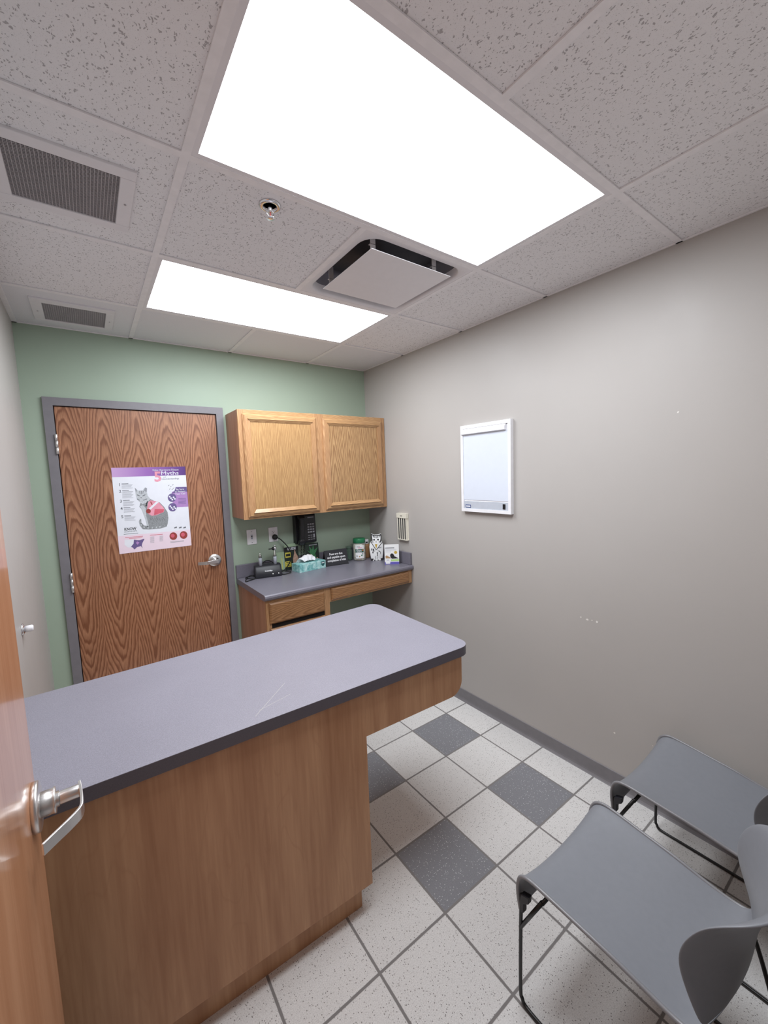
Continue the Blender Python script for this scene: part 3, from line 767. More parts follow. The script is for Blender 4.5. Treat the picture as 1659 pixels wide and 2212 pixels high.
def PT(txt, x, y, size, m, lay=3, align='CENTER', bold=0.0, width=None):
    u0, v0 = hm(x, y); sc = ph / 1420.0
    text_into(b, txt, lambda u, v: (u0 + u, -.0004 - .0002 * lay, v0 + v), size * sc, m, align, bold, width * sc if width else None)
PP([(155, 165), (1420, 145), (1432, 290), (170, 325)], 'band')
PP([(268, 1335), (1507, 1218), (1530, 1490), (300, 1640)], 'palepink')
PT('Feline Heartworm Disease', 1090, 202, 46, 'paper', 5, width=400)
PT('Myths', 1160, 258, 92, 'paper', 5, width=270); PT('5', 955, 325, 235, 'pink', 2, bold=.03)
PT('and', 1070, 322, 30, 'mid_ink', 3); PT('misunderstandings', 1170, 352, 42, 'mid_ink', 3, width=270)
PP([(1255, 496), (1447, 490), (1462, 640), (1475, 828), (1210, 842), (1205, 700), (1190, 580), (1240, 560)], 'lilac')
PP([(1255, 496), (1447, 490), (1455, 570), (1190, 600), (1240, 560)], 'violet', 2)
PP(circ(1185, 500, 72), 'paper', 3)
for (x, y) in ((1130, 470), (1165, 490), (1200, 460), (1150, 530), (1190, 535), (1215, 515)): PP([(x, y), (x + 18, y - 14), (x + 22, y - 8), (x + 6, y + 8)], 'mid_ink', 4)
PT('Be Sure\nto Protect\nYour Cat!', 1335, 572, 40, 'paper', 4, bold=.01)
for (x, y) in ((1197, 675), (1207, 838)):
    PP(circ(x, y, 72), 'violet', 3)
    for k in range(5): PP(circ(x - 40 + 22 * k, y - 18 + 13 * ((k * 7) % 5), 15, 10), 'paper', 4)
for k in range(5): PP([(1305, 690 + 22 * k), (1435, 682 + 22 * k), (1436, 688 + 22 * k), (1305, 696 + 22 * k)], 'violet', 3)
for i, (y, hx, nl) in enumerate(((455, 300, 4), (568, 310, 7), (738, 325, 5), (862, 335, 4), (1002, 348, 4))):
    PT(str(i + 1), hx, y, 66, 'mid_ink', bold=.015)
    PP([(hx + 35, y - 20), (hx + 150, y - 24), (hx + 150, y - 15), (hx + 35, y - 11)], 'mid_ink', 3)
    for k in range(nl): PP([(hx + 38, y + 2 + 18 * k), (hx + 225 - (k % 3) * 15, y - 4 + 18 * k), (hx + 225 - (k % 3) * 15, y + 1 + 18 * k), (hx + 38, y + 7 + 18 * k)], 'grey_ink', 3)
# sitting tabby
PP([(760, 760), (830, 700), (905, 735), (985, 755), (1060, 830), (1120, 920), (1135, 1020), (1122, 1130), (1060, 1180), (760, 1190), (770, 1120), (740, 1010), (700, 890), (640, 830), (655, 770)], 'fur1', 3)
PP([(600, 700), (580, 630), (572, 560), (562, 505), (615, 552), (690, 555), (735, 500), (770, 510), (770, 585), (780, 640), (830, 700), (760, 760), (690, 790)], 'fur2', 4)
PP([(562, 505), (600, 545), (585, 590)], 'grey_ink', 5); PP([(735, 502), (768, 512), (762, 580), (715, 555)], 'grey_ink', 5)
for pts in ([(598, 618), (648, 640), (640, 652), (600, 632)], [(690, 640), (742, 618), (740, 632), (696, 652)], [(655, 668), (684, 668), (670, 684)], [(640, 560), (650, 560), (652, 610), (645, 610)], [(668, 556), (678, 556), (676, 615), (670, 615)], [(700, 560), (710, 560), (702, 612), (696, 610)],
            [(600, 690), (650, 715), (645, 722), (598, 702)], [(700, 715), (770, 690), (770, 702), (702, 724)]): PP(pts, 'mid_ink', 6)
PP([(700, 800), (745, 850), (760, 1000), (800, 1150), (775, 1180), (745, 1050), (690, 900), (650, 820)], 'fur2', 4)
tail = [(650, 1035), (672, 1045), (672, 1100), (720, 1150), (820, 1165), (1000, 1150), (1115, 1130), (1110, 1165), (1000, 1200), (820, 1215), (700, 1212), (650, 1150), (632, 1085)]
PP(tail, 'fur1', 4)
for (x, y) in ((650, 1090), (668, 1140), (720, 1180), (790, 1190), (860, 1188), (930, 1182), (990, 1172)): PP(circ(x, y, 13, 8), 'fur2', 5)
for k in range(7): PP([(820 + 38 * k, 1010 + 8 * (k % 3)), (850 + 38 * k, 1060), (845 + 38 * k, 1066), (812 + 38 * k, 1016)], 'mid_ink', 4)
PP([(790, 750), (830, 720), (960, 740), (1040, 830), (1070, 870), (1055, 920), (930, 975), (850, 985), (790, 950), (765, 890)], 'pink', 5)
PP([(900, 870), (1060, 870), (1050, 920), (890, 975)], 'rose', 6); PP(circ(795, 905, 40), 'redprint', 6)
PP([(930, 740), (975, 745), (830, 880), (800, 860)], 'paper', 6); PP([(835, 735), (865, 790), (850, 800), (825, 750)], 'redprint', 6)
PP([(778, 730), (755, 770), (752, 805), (735, 805), (755, 828), (775, 805), (766, 805), (772, 770), (788, 740)], 'ink', 7)
PT('KNOW', 485, 1210, 66, 'ink', 3, width=170, bold=.02); PT('HEARTWORMS', 490, 1252, 26, 'mid_ink', 3, width=185)
PP([(372, 1298), (620, 1275), (620, 1281), (372, 1305)], 'mid_ink', 3)
for (x, w_) in ((1258, 46), (1338, 44), (1412, 44)): PP([(x - w_ / 2, 1180), (x + w_ / 2, 1168), (x + w_ / 2, 1190), (x - w_ / 2, 1202)], 'mid_ink', 3)
for (x, y, m_) in ((1220, 1332, 'redprint'), (1395, 1312, 'redprint')): PP(circ(x, y, 66), m_, 3); PP(circ(x - 12, y - 6, 34, 12), 'rose', 4)
PP([(395, 1355), (700, 1328), (700, 1336), (395, 1363)], 'rose', 3); PP([(460, 1372), (690, 1350), (690, 1356), (460, 1379)], 'rose', 3)
PP([(385, 1395), (540, 1390), (600, 1400), (650, 1400), (718, 1375), (725, 1385), (690, 1450), (680, 1490), (695, 1538), (665, 1500), (600, 1520), (555, 1560), (530, 1530), (440, 1525), (385, 1480)], 'paper', 2)
PP([(545, 1392), (600, 1400), (650, 1400), (718, 1375), (725, 1385), (690, 1450), (680, 1490), (695, 1538), (665, 1500), (600, 1520), (555, 1560), (530, 1530), (495, 1515), (540, 1460)], 'violet', 3)
PP([(600, 1420), (640, 1440), (610, 1480), (580, 1450)], 'lilac', 4)
PP([(820, 1312), (1040, 1296), (1040, 1303), (820, 1320)], 'rose', 3)
for k in range(7):
    PP([(825, 1345 + 16 * k), (895, 1340 + 16 * k), (895, 1344 + 16 * k), (825, 1350 + 16 * k)], 'grey_ink', 3)
    PP([(985, 1330 + 14 * k), (1045, 1326 + 14 * k), (1045, 1330 + 14 * k), (985, 1335 + 14 * k)], 'grey_ink', 3)
for k in range(2): PP([(1168, 1425 + 14 * k), (1400, 1404 + 14 * k), (1400, 1409 + 14 * k), (1168, 1431 + 14 * k)], 'grey_ink', 3)
obj('sheet', b, t)

# ================================================================== RIGHT WALL FITTINGS
# film viewer
t = thing('film_viewer', (0, -1.368, 1.38), 'white film viewer light box hung on the taupe wall', 'light box')
ya, yb, za, zb = -1.567, -1.169, 1.380, 1.947
b = MB()
b.box(-.020, -.0005, ya, yb, za, zb, 'white')
for (y0, y1, z0, z1) in ((ya, yb, zb - .022, zb), (ya, yb, za, za + .020), (ya, ya + .02, za + .02, zb - .022), (yb - .02, yb, za + .02, zb - .022)): b.box(-.028, -.020, y0, y1, z0, z1, 'white')
obj('housing', b, t, True)
b = MB(); b.box(-.023, -.018, ya + .02, yb - .02, za + .078, zb - .060, 'lb_screen'); obj('screen', b, t, True)
b = MB(); b.prism([(-.024, zb - .022), (-.040, zb - .036), (-.040, zb - .058), (-.022, zb - .062)], 'y', ya + .035, yb - .012, 'white'); obj('film_clip', b, t, True, bevel=.001)
b = MB(); b.box(-.0245, -.018, ya + .022, yb - .022, za + .020, za + .070, 'lb_grey'); obj('control_panel', b, t, True, label='light grey control strip')
b = MB(); b.box(-.029, -.0245, ya + .042, ya + .060, za + .029, za + .060, 'black'); obj('rocker_switch', b, t, True, bevel=.001)
b = MB(); b.box(-.0255, -.0245, yb - .080, yb - .033, za + .026, za + .046, 'navy'); b.box(-.0258, -.0254, yb - .076, yb - .037, za + .032, za + .040, 'white'); obj('badge', b, t, True, label='small blue badge')

# white ribbed holder near the corner
t = thing('tube_rack', (0, -.505, 1.106), 'small cream wall rack with dark slots above the worktop end', 'wall rack')
b = MB(); b.box(-.008, -.0005, -.566, -.446, 1.106, 1.325, 'cream')
for k in range(5):
    y = -.562 + k * .0268; b.box(-.026, -.008, y, y + .0085, 1.112, 1.29, 'cream')
b.box(-.026, -.008, -.566, -.446, 1.106, 1.113, 'cream')
obj('channels', b, t, True, bevel=.001)
b = MB(); b.box(-.0205, -.008, -.560, -.449, 1.113, 1.29, 'charcoal'); obj('slot_backing', b, t, True, label='dark slots')
b = MB(); b.box(-.030, -.006, -.568, -.444, 1.287, 1.325, 'cream'); b.box(-.0305, -.030, -.52, -.492, 1.303, 1.307, 'ink'); obj('cap', b, t, True, bevel=.002)

# ================================================================== BACK WALL: plates, plug, phone
t = thing('wall_plate', (-1.0885, 0, 1.207), 'white wall plate with small jacks, nearest the door', 'wall plate')
b = MB(); b.box(-1.125, -1.052, -.006, -.0005, 1.150, 1.264, 'white'); obj('plate', b, t, True, bevel=.002)
b = MB(); b.box(-1.096, -1.081, -.0075, -.0055, 1.19, 1.225, 'lb_grey'); b.box(-1.0925, -1.0845, -.008, -.007, 1.208, 1.216, 'ink'); b.box(-1.0925, -1.0845, -.008, -.007, 1.196, 1.202, 'mid_ink')
obj('jack', b, t, True)
for z in (1.165, 1.249):
    b = MB(); b.lathe([(.0025, -.0075), (.0025, -.0055)], 'mid_ink', c=(-1.0885, 0, z), axis='y', n=10); obj('screw', b, t, True)
t = thing('power_outlet', (-.919, 0, 1.207), 'white duplex outlet with a black plug in its lower socket', 'outlet')
b = MB(); b.box(-.9555, -.8825, -.006, -.0005, 1.150, 1.264, 'white'); obj('plate', b, t, True, bevel=.002)
for z in (1.187, 1.228):
    b = MB(); b.prism(rrect(-.936, -.902, z - .014, z + .014, .009, 4), 'y', -.0075, -.0055, 'white')
    for dx in (-.0065, .0065): b.box(-.919 + dx - .0012, -.919 + dx + .0012, -.0079, -.0074, z - .002, z + .007, 'ink')
    b.lathe([(.0025, -.0079), (.0025, -.0074)], 'ink', c=(-.919, 0, z - .007), axis='y', n=10)
    obj('socket', b, t, True)
t = thing('wall_phone', (-.66, 0, 1.108), 'black wall telephone with keypad under the wall cabinet', 'telephone')
b = MB()
side = [(-.0005, 1.108), (-.056, 1.112), (-.060, 1.13), (-.050, 1.33), (-.042, 1.356), (-.0005, 1.356)]
b.prism(side, 'x', -.752, -.572, 'black'); obj('body', b, t, True, bevel=.004)
def ph_y(z): return -.060 + (z - 1.13) * .05
b = MB()
for r in range(4):
    for c in range(3):
        x = -.648 + c * .0215; z = 1.262 - r * .021; y = ph_y(z)
        b.box(x, x + .015, y - .003, y + .002, z - .006, z + .006, 'key')
for r in range(3):
    for c in range(3):
        x = -.648 + c * .0215; z = 1.172 - r * .017; y = ph_y(z)
        b.box(x, x + .016, y - .002, y + .002, z - .0025, z + .0025, 'key')
b.box(-.600, -.588, ph_y(1.17) - .0025, ph_y(1.17) + .001, 1.150, 1.180, 'key')
obj('keypad', b, t, True, label='grey number keys')
b = MB(); b.box(-.642, -.590, ph_y(1.318) - .002, ph_y(1.318) + .001, 1.314, 1.322, 'key'); obj('logo', b, t, True)
b = MB()
hp = smooth_path([(-.714, -.075, 1.345), (-.714, -.092, 1.32), (-.716, -.098, 1.26), (-.718, -.100, 1.20), (-.722, -.098, 1.14), (-.724, -.082, 1.105)], 4)
vs = []
for i, p_ in enumerate(hp):
    k = i / (len(hp) - 1); ww = .026 if (k < .22 or k > .78) else .018; dd = .016 if (k < .22 or k > .78) else .011
    for (a, c) in ((-1, -1), (-.6, -1.3), (.6, -1.3), (1, -1), (1, 1), (-1, 1)): vs.append((p_.x + a * ww, p_.y + c * dd, p_.z))
n = len(hp); b.add(vs, [tuple(range(6)), tuple(range(6 * n - 6, 6 * n))[::-1]] + [(6 * i + k, 6 * i + 6 + k, 6 * i + 6 + (k + 1) % 6, 6 * i + (k + 1) % 6) for i in range(n - 1) for k in range(6)], 'black')
obj('handset', b, t, True, bevel=.004)
b = MB(); cp = smooth_path([(-.722, -.082, 1.11), (-.716, -.062, 1.05), (-.708, -.040, .985), (-.698, -.036, .955), (-.690, -.036, .985), (-.684, -.040, 1.05), (-.676, -.05, 1.115)], 26)
hel = []
for i, p_ in enumerate(cp):
    a = i * 1.25; hel.append((p_.x + .0055 * cos(a), p_.y + .0055 * sin(a), p_.z))
b.tube(hel, .0022, 'black_soft', 5); obj('coiled_cord', b, t, True)

# ================================================================== LEAFLETS LEANING AT THE WALL
def leaflet(name, x0, x1, z1, y_, label, paint, cat='brochure', tilt=.07, curl=0.0):
    t = thing(name, ((x0 + x1) / 2, y_, DZT + .001), label, cat, 'leaflets behind the tissue box'); h = z1 - DZT; w_ = x1 - x0
    b = MB(); N = 8
    def P(u, v, l=0.0):   # u 0..1 across, v 0..1 up
        yy = tilt * h * v + curl * (u - .5) ** 2 * w_ * 4 - l
        return ((u - .5) * w_, yy, v * h * cos(tilt))
    rows = [[P(i / N, j / N) for i in range(N + 1)] for j in range(N + 1)]
    rowb = [[(p_[0], p_[1] + .0012, p_[2]) for p_ in r_][::-1] for r_ in rows]
    paint(b, P, rows, rowb)
    obj('cover', b, t)
def quadp(b, P, u0, u1, v0, v1, m, l=.0004):
    n = 6; b.grid([[P(u0 + (u1 - u0) * i / n, v0 + (v1 - v0) * j / n, l) for i in range(n + 1)] for j in range(n + 1)], m, False)
def paintA(b, P, r, rb):
    b.grid(r, 'dark_green'); b.grid(rb, 'paper')
    quadp(b, P, 0, 1, .88, 1, 'mint'); quadp(b, P, 0, 1, .72, .88, 'ink', .0005)
    text_into(b, 'GUIDE', lambda u, v: P(.52 + u, .80 + v, .0008), .13, 'paper', width=.62, bold=.03)
    quadp(b, P, .05, .48, .48, .68, 'yellow', .0006); quadp(b, P, .0, .42, .12, .34, 'yellow', .0006); quadp(b, P, .10, .4, .53, .62, 'ink', .0008)
    for v in (.16, .22, .28): quadp(b, P, .08, .4, v, v + .02, 'ink', .0008)
    b.add([P(*q, .0007) for q in ((.55, .1), (.98, .1), (.95, .45), (.8, .62), (.74, .8), (.68, .6), (.58, .42))], [tuple(range(7))], 'skin')
def paintB(b, P, r, rb):
    b.grid(r, 'dark_green'); b.grid(rb, 'paper')
    for q in (((.5, .45), (.1, .75), (.35, .62), (.3, .9), (.5, .7), (.62, .95), (.66, .68), (.95, .8), (.72, .52)),): b.add([P(*k, .0005) for k in q], [tuple(range(9))], 'leaf')
    b.add([P(*k, .0005) for k in ((.5, .45), (.72, .5), (.8, .2), (.6, .15))], [(0, 1, 2, 3)], 'leaf')
    quadp(b, P, .02, .12, .3, .5, 'yellow'); quadp(b, P, .28, .46, .3, .52, 'yellow'); quadp(b, P, .78, .9, .12, .34, 'skin'); quadp(b, P, .3, .9, .9, .94, 'key')
def paintC(b, P, r, rb):
    b.grid(r, 'mint'); b.grid(rb, 'paper'); quadp(b, P, .70, .76, .1, .7, 'yellow')
leaflet('magazine', -.848, -.728, 1.118, -.040, 'black and yellow magazine leaning left of the telephone cord', paintA, 'magazine')
leaflet('pet_magazine', -.668, -.546, 1.098, -.040, 'dark green magazine with a leafy cover under the telephone', paintB, 'magazine')
leaflet('leaflet', -.930, -.852, 1.062, -.040, 'pale green leaflet behind the otoscope charger', paintC, 'leaflet', curl=-.03)

# ================================================================== OTOSCOPE CHARGER
t = thing('instrument_charger', (-1.02, -.115, DZT + .0005), 'black desktop charging stand with two white buttons', 'charger', rz=R(-12))
b = MB()
pr = [(-.047, 0), (-.050, .012), (-.044, .045), (-.026, .078), (-.008, .092), (.018, .094), (.034, .08), (.045, .04), (.047, 0)]
lay = [(-.098, .80), (-.094, .94), (-.083, 1.0), (.083, 1.0), (.094, .94), (.098, .80)]
rows = [[(x, y * k, z * (k ** .6)) for y, z in pr] for x, k in lay]
vs = [q for r_ in rows for q in r_]; n = len(pr)
fs = [tuple(range(n)), tuple(range(5 * n, 6 * n))[::-1]] + [(i * n + k, (i + 1) * n + k, (i + 1) * n + (k + 1) % n, i * n + (k + 1) % n) for i in range(5) for k in range(n)]
b.add(vs, fs, 'charcoal', True); obj('housing', b, t, bevel=.003)
for x in (.030, .072): 
    b = MB(); b.lathe([(.0035, -.0535), (.0045, -.051), (.0045, -.046)], 'led', c=(x, 0, .024), axis='y', n=14); obj('button', b, t, label='round white button')
b = MB(); text_into(b, 'WelchAllyn', lambda u, v: (.0 + u, -.0475 + v * .55, .050 + v), .012, 'white', width=.055, bold=.02); obj('logo', b, t)
pc = link('power_cord', None, t)
b = MB(); b.lathe([(.019, -.0085), (.021, -.012), (.021, -.026), (.017, -.034), (.008, -.037)], 'black_soft', c=(-.912, 0, 1.187), axis='y', n=24); obj('plug', b, pc, True)
b = MB(); b.tube(smooth_path([(-.905, -.032, 1.183), (-.885, -.05, 1.172), (-.845, -.062, 1.125), (-.815, -.07, 1.075), (-.808, -.075, 1.03), (-.822, -.075, .985), (-.850, -.07, .945), (-.885, -.068, .918), (-.93, -.065, .917)], 6), .0042, 'black_soft', 8); obj('cable', b, pc, True)
CHG = t
t = thing('battery_grip', (-1.0695, -.107, DZT + .085), 'short silver instrument handle in the left well of the charger', 'medical instrument', 'instruments in the charger')
b = MB(); b.lathe([(.0125, 0), (.013, .055), (.0125, .06)], 'lb_grey'); obj('grip', b, t)
b = MB(); b.lathe([(.0115, .06), (.0118, .078), (.009, .084), (.005, .086), (.005, .098), (.003, .10)], 'nickel'); obj('collar', b, t)
t = thing('otoscope', (-.964, -.129, DZT + .085), 'otoscope with black tip in the right well of the charger', 'otoscope', 'instruments in the charger')
b = MB(); b.lathe([(.0125, 0), (.013, .055), (.0125, .06)], 'lb_grey'); obj('grip', b, t)
b = MB(); b.lathe([(.0118, .06), (.0118, .075), (.0085, .08), (.0085, .098), (.0055, .102), (.0055, .115)], 'nickel'); obj('collar', b, t)
b = MB(); b.lathe([(.013, -.008), (.016, 0), (.013, .010), (.006, .014)], 'chrome', c=(.002, 0, .122), axis='x', n=20); b.lathe([(.006, .010), (.009, .013), (.006, .018)], 'chrome', c=(.004, 0, .13), n=14); obj('head', b, t)
b = MB(); b.lathe([(.004, -.044), (.0045, -.030), (.0055, -.02), (.012, -.014), (.0135, -.006)], 'black', c=(.0, 0, .122), axis='x', n=18); obj('speculum', b, t)
z = DZT + .0045
b = MB(); b.tube(smooth_path([(-.93, -.09, z), (-.915, -.16, z), (-.87, -.165, z + .004), (-.845, -.13, z + .006), (-.87, -.075, z + .004), (-.92, -.06, z + .03), (-.96, -.05, z + .085), (-1.01, -.045, z + .1), (-1.06, -.045, z + .055), (-1.10, -.05, z), (-1.15, -.045, z), (-1.175, -.075, z), (-1.15, -.12, z), (-1.118, -.14, z)], 8), .0036, 'black_soft', 8)
b.tube(smooth_path([(-1.118, -.135, z), (-1.17, -.16, z), (-1.205, -.175, z), (-1.19, -.13, z + .004), (-1.155, -.085, z + .012), (-1.125, -.075, z + .014), (-1.12, -.09, z + .01)], 8), .0036, 'black_soft', 8)
obj('looped_cable', b, CHG, True)

# ================================================================== TISSUE BOX
t = thing('tissue_box', (-.687, -.128, DZT), 'teal and white tissue box on the worktop', 'tissue box', rz=R(8))
b = MB(); b.box(-.122, .122, -.058, .058, 0, .062, 'teal')
sh = [(.078, .055), (.112, .055), (.112, .032), (.106, .022), (.095, .014), (.084, .022), (.078, .032)]
b.poly([(x, -.0585, z) for x, z in sh], 'teal_dark'); b.poly([(x, -.0588, z) for x, z in ((.083, .046), (.107, .046), (.107, .04), (.083, .04))], 'white')
obj('carton', b, t, bevel=.001)
b = MB(); rr = random.Random(3); NU, NV = 12, 8; P_ = []
for j in range(NV + 1):
    v = j / NV; row = []
    for i in range(NU + 1):
        u = i / NU - .5; sp = .175 * (1 - .42 * v)
        row.append((u * sp + .004 * sin(9 * v + i) - .01, .036 * cos(pi * v * .9) * (1 - .3 * v) + .006 * sin(i * 1.7 + 4 * v), .0625 + .060 * sin(pi * v * .92) * (1 - .9 * u * u * 2) + .004 * sin(i * 2.1)))
    P_.append(row)
P_ = [[(x, y, max(z_, .0622)) for x, y, z_ in r_] for r_ in P_]
b.grid(P_, 'tissue'); obj('tissue', b, t, sub=1)

# ================================================================== FEES SIGN
t = thing('counter_sign', (-.442, -.12, DZT), 'black easel sign with white words about fees', 'sign', rz=R(-8))
b = MB(); w_ = .100
b.add([(-w_, -.045, .003), (w_, -.045, .003), (w_, -.012, .125), (-w_, -.012, .125), (-w_, -.041, .003), (w_, -.041, .003), (w_, -.008, .125), (-w_, -.008, .125)], [(0, 1, 2, 3), (7, 6, 5, 4), (0, 4, 5, 1), (1, 5, 6, 2), (2, 6, 7, 3), (3, 7, 4, 0)], 'charcoal')
b.box(-w_ * .96, w_ * 1.02, -.05, .035, 0, .003, 'black')
b.add([(-w_, -.01, .12), (w_, -.01, .12), (w_ * 1.02, .035, .003), (-w_, .035, .003), (-w_, -.007, .12), (w_, -.007, .12), (w_ * 1.02, .038, .003), (-w_, .038, .003)], [(3, 2, 1, 0), (4, 5, 6, 7), (0, 1, 5, 4), (2, 3, 7, 6)], 'black')
for i, s in enumerate(('Fees are due', 'and payable upon', 'completion of visit')):
    zc = .092 - i * .026
    text_into(b, s, lambda u, v, zc=zc: (u, -.0455 + (zc + v - .003) * .27 - .0006, zc + v), .024, 'white', width=(.115, .158, .162)[i], bold=.025)
obj('sign_face', b, t)

# ================================================================== JARS AND BOTTLE
def jar(name, loc, r, h, mat, lid, label, churu):
    t = thing(name, loc, label, 'jar')
    b = MB(); b.lathe([(r * .9, 0), (r * .97, .006), (r, .015), (r, h * .74), (r * .92, h * .80), (r * .84, h * .83), (r * .84, h * .86)], mat, n=36); obj('jar_body', b, t)
    b = MB(); b.lathe([(r * .93, h * .80), (r * .97, h * .815), (r * .97, h * .965), (r * .9, h), (r * .3, h)], lid, n=36); obj('lid', b, t)
    return t
t = jar('treat_jar', (-.205, -.128, DZT), .055, .192, 'jar_clear', 'jar_green', 'clear jar of treat sticks with a green lid', True)
b = MB(); b.lathe([(.047, .004), (.050, .015), (.050, .132), (.044, .146), (.01, .15)], 'treats', n=30); obj('treats', b, t)
b = MB(); base_a = math.atan2(-2.95, -1.86); rr_ = .0556
def cyl(u, v, l=0.0):
    a = base_a + u / rr_; return ((rr_ + l) * cos(a), (rr_ + l) * sin(a), v)
def cq(u0, u1, v0, v1, m, l): b.grid([[cyl(u0 + (u1 - u0) * i / 10, v, l) for i in range(11)] for v in (v0, v1)], m, True)
cq(-.036, .044, .024, .138, 'ceramic', .0); cq(-.036, .040, .074, .104, 'label_green', .0003); cq(.026, .036, .086, .1, 'orange', .0006)
text_into(b, 'Churu', lambda u, v: cyl(-.004 + u, .092 + v, .0007), .022, 'white', width=.046, bold=.03)
cq(-.026, .018, .0775, .081, 'white', .0006)
cq(-.022, .006, .121, .128, 'fur1', .0004)
for i, (u, v) in enumerate(((-.022, .045), (.0, .04), (.02, .05), (.028, .062))): b.add([cyl(u + .007 * cos(k * pi / 4), v + .006 * sin(k * pi / 4), .0006) for k in range(8)], [tuple(range(8))], ('fur1', 'tan_fur', 'jar_green', 'fur1')[i])
cq(-.010, .022, .112, .118, 'pink', .0004); obj('label', b, t)
t = thing('smoky_jar', (-.272, -.062, DZT), 'low smoky green jar half hidden behind the fees sign', 'jar')
b = MB(); b.lathe([(.026, 0), (.030, .01), (.030, .085), (.024, .10), (.024, .108)], 'jar_smoke', n=28); obj('jar_body', b, t)
b = MB(); b.lathe([(.026, .104), (.027, .107), (.027, .120), (.02, .122)], 'jar_smoke', n=28); obj('lid', b, t)
t = thing('tan_bottle', (-.098, -.082, DZT), 'tan bottle with a white cap behind the green lidded jar', 'bottle')
b = MB(); b.lathe([(.026, 0), (.029, .006), (.029, .11), (.024, .122), (.014, .126)], 'tan', n=28); obj('bottle_body', b, t)
b = MB(); b.lathe([(.019, .123), (.020, .126), (.020, .160), (.017, .164), (.005, .164)], 'white', n=28); b.box(-.02, .0, -.0205, -.019, .135, .145, 'ink'); obj('cap', b, t)

# ================================================================== CAT FIGURINE
t = thing('cat_figurine', (-.100, -.235, DZT + .0005), 'white cat figurine with black stripes and a gold collar piece', 'figurine', rz=R(-33))
# crop pixels of the figurine face-on (870..1140 wide, 165..660 high)
def cf(x, y): return ((x - 1005) / 270 * .118, (655 - y) / 495 * .232)
body = [(905, 650), (890, 600), (875, 500), (868, 400), (885, 330), (918, 300), (925, 270), (916, 230), (910, 175), (920, 160), (945, 172), (980, 185), (1040, 185), (1075, 180), (1095, 168), (1110, 175), (1113, 240), (1108, 290), (1125, 320), (1145, 370), (1148, 450), (1140, 540), (1128, 610), (1118, 650), (1060, 658), (960, 658)]
bp = [cf(x, y) for x, y in body]; cx_ = 0.0
b = MB()
# rounded front and back: nested outlines with depth
def shell(m, pts, levels):
    cz = .105; rings = [[(x * f, yy, cz + (z - cz) * f) for x, z in pts] for f, yy in levels]; n = len(pts); vs = [q for r_ in rings for q in r_]
    fs = [(i * n + k, i * n + (k + 1) % n, (i + 1) * n + (k + 1) % n, (i + 1) * n + k) for i in range(len(rings) - 1) for k in range(n)]
    fs += [tuple(range(n))[::-1], tuple(range((len(rings) - 1) * n, len(rings) * n))]
    b.add(vs, fs, m, True)
shell('ceramic', bp, [(.90, -.030), (.96, -.027), (.99, -.020), (1.0, -.008), (1.0, .012), (.98, .022), (.90, .028)])
obj('body', b, t)
b = MB()
def cp(pts, m, l=1): b.poly([(cf(x, y)[0], -.0302 - .0002 * l, cf(x, y)[1]) for x, y in pts], m)
K_ = 'ink'
cp([(905, 168), (920, 160), (945, 172), (980, 185), (1040, 185), (1075, 180), (1095, 168), (1108, 176), (1104, 192), (1080, 196), (1045, 199), (980, 199), (945, 190), (922, 178)], K_, 2)
cp([(910, 170), (926, 176), (932, 230), (940, 268), (930, 300), (918, 300), (924, 268), (914, 230)], K_, 2); cp([(1092, 176), (1110, 176), (1113, 240), (1107, 292), (1094, 318), (1076, 318), (1092, 280), (1096, 230)], K_, 2)
cp([(885, 632), (1128, 622), (1124, 652), (1060, 660), (960, 660), (893, 655)], K_, 0); cp([(930, 625), (1085, 618), (1085, 652), (930, 655)], 'ceramic', 1)
cp([(918, 172), (935, 235), (922, 250)], K_); cp([(945, 185), (965, 185), (960, 235), (945, 215)], K_); cp([(980, 190), (990, 190), (990, 240), (978, 235)], K_); cp([(1005, 190), (1015, 190), (1018, 245), (1005, 240)], K_)
cp([(1035, 190), (1050, 190), (1045, 235), (1030, 240)], K_); cp([(1065, 190), (1082, 186), (1075, 225), (1058, 235)], K_); cp([(1090, 180), (1105, 180), (1108, 290), (1092, 315), (1085, 290), (1098, 240)], K_)
cp(circ(968, 268, 17, 12), K_, 1); cp(circ(1045, 268, 17, 12), K_, 1)
cp([(995, 292), (1018, 292), (1007, 306)], K_); cp([(1004, 306), (1010, 306), (1010, 326), (1004, 326)], K_)
for (x, s) in ((955, -1), (1058, 1)):
    for k in range(3): cp([(x, 300 + 8 * k), (x + s * 36, 292 + 14 * k), (x + s * 36, 297 + 14 * k), (x, 304 + 8 * k)], K_)
cp([(900, 310), (912, 306), (1000, 448), (996, 464)], K_); cp([(1120, 318), (1130, 326), (1008, 464), (1004, 450)], K_)
cp([(978, 350), (1030, 350), (1004, 436)], 'gold', 1)
cp([(908, 425), (928, 428), (924, 468), (906, 462)], K_); cp([(938, 432), (962, 436), (958, 476), (934, 472)], K_)
cp([(1048, 412), (1110, 402), (1110, 410), (1048, 421)], 'mid_ink'); cp([(1048, 425), (1105, 417), (1105, 423), (1048, 432)], 'mid_ink')
cp([(920, 500), (935, 480), (985, 470), (985, 477), (940, 488), (930, 510)], K_); cp([(1030, 470), (1070, 478), (1090, 500), (1085, 540), (1078, 540), (1080, 505), (1062, 488), (1030, 478)], K_)
cp([(1005, 505), (1040, 505), (1025, 530), (1030, 565), (1010, 568), (1014, 530)], K_); cp([(925, 510), (950, 492), (955, 500), (935, 525)], K_)
for (x, y) in ((905, 620), (1090, 618)): cp([(x - 12, y), (x + 34, y - 6), (x + 40, y + 18), (x, y + 26)], K_); 
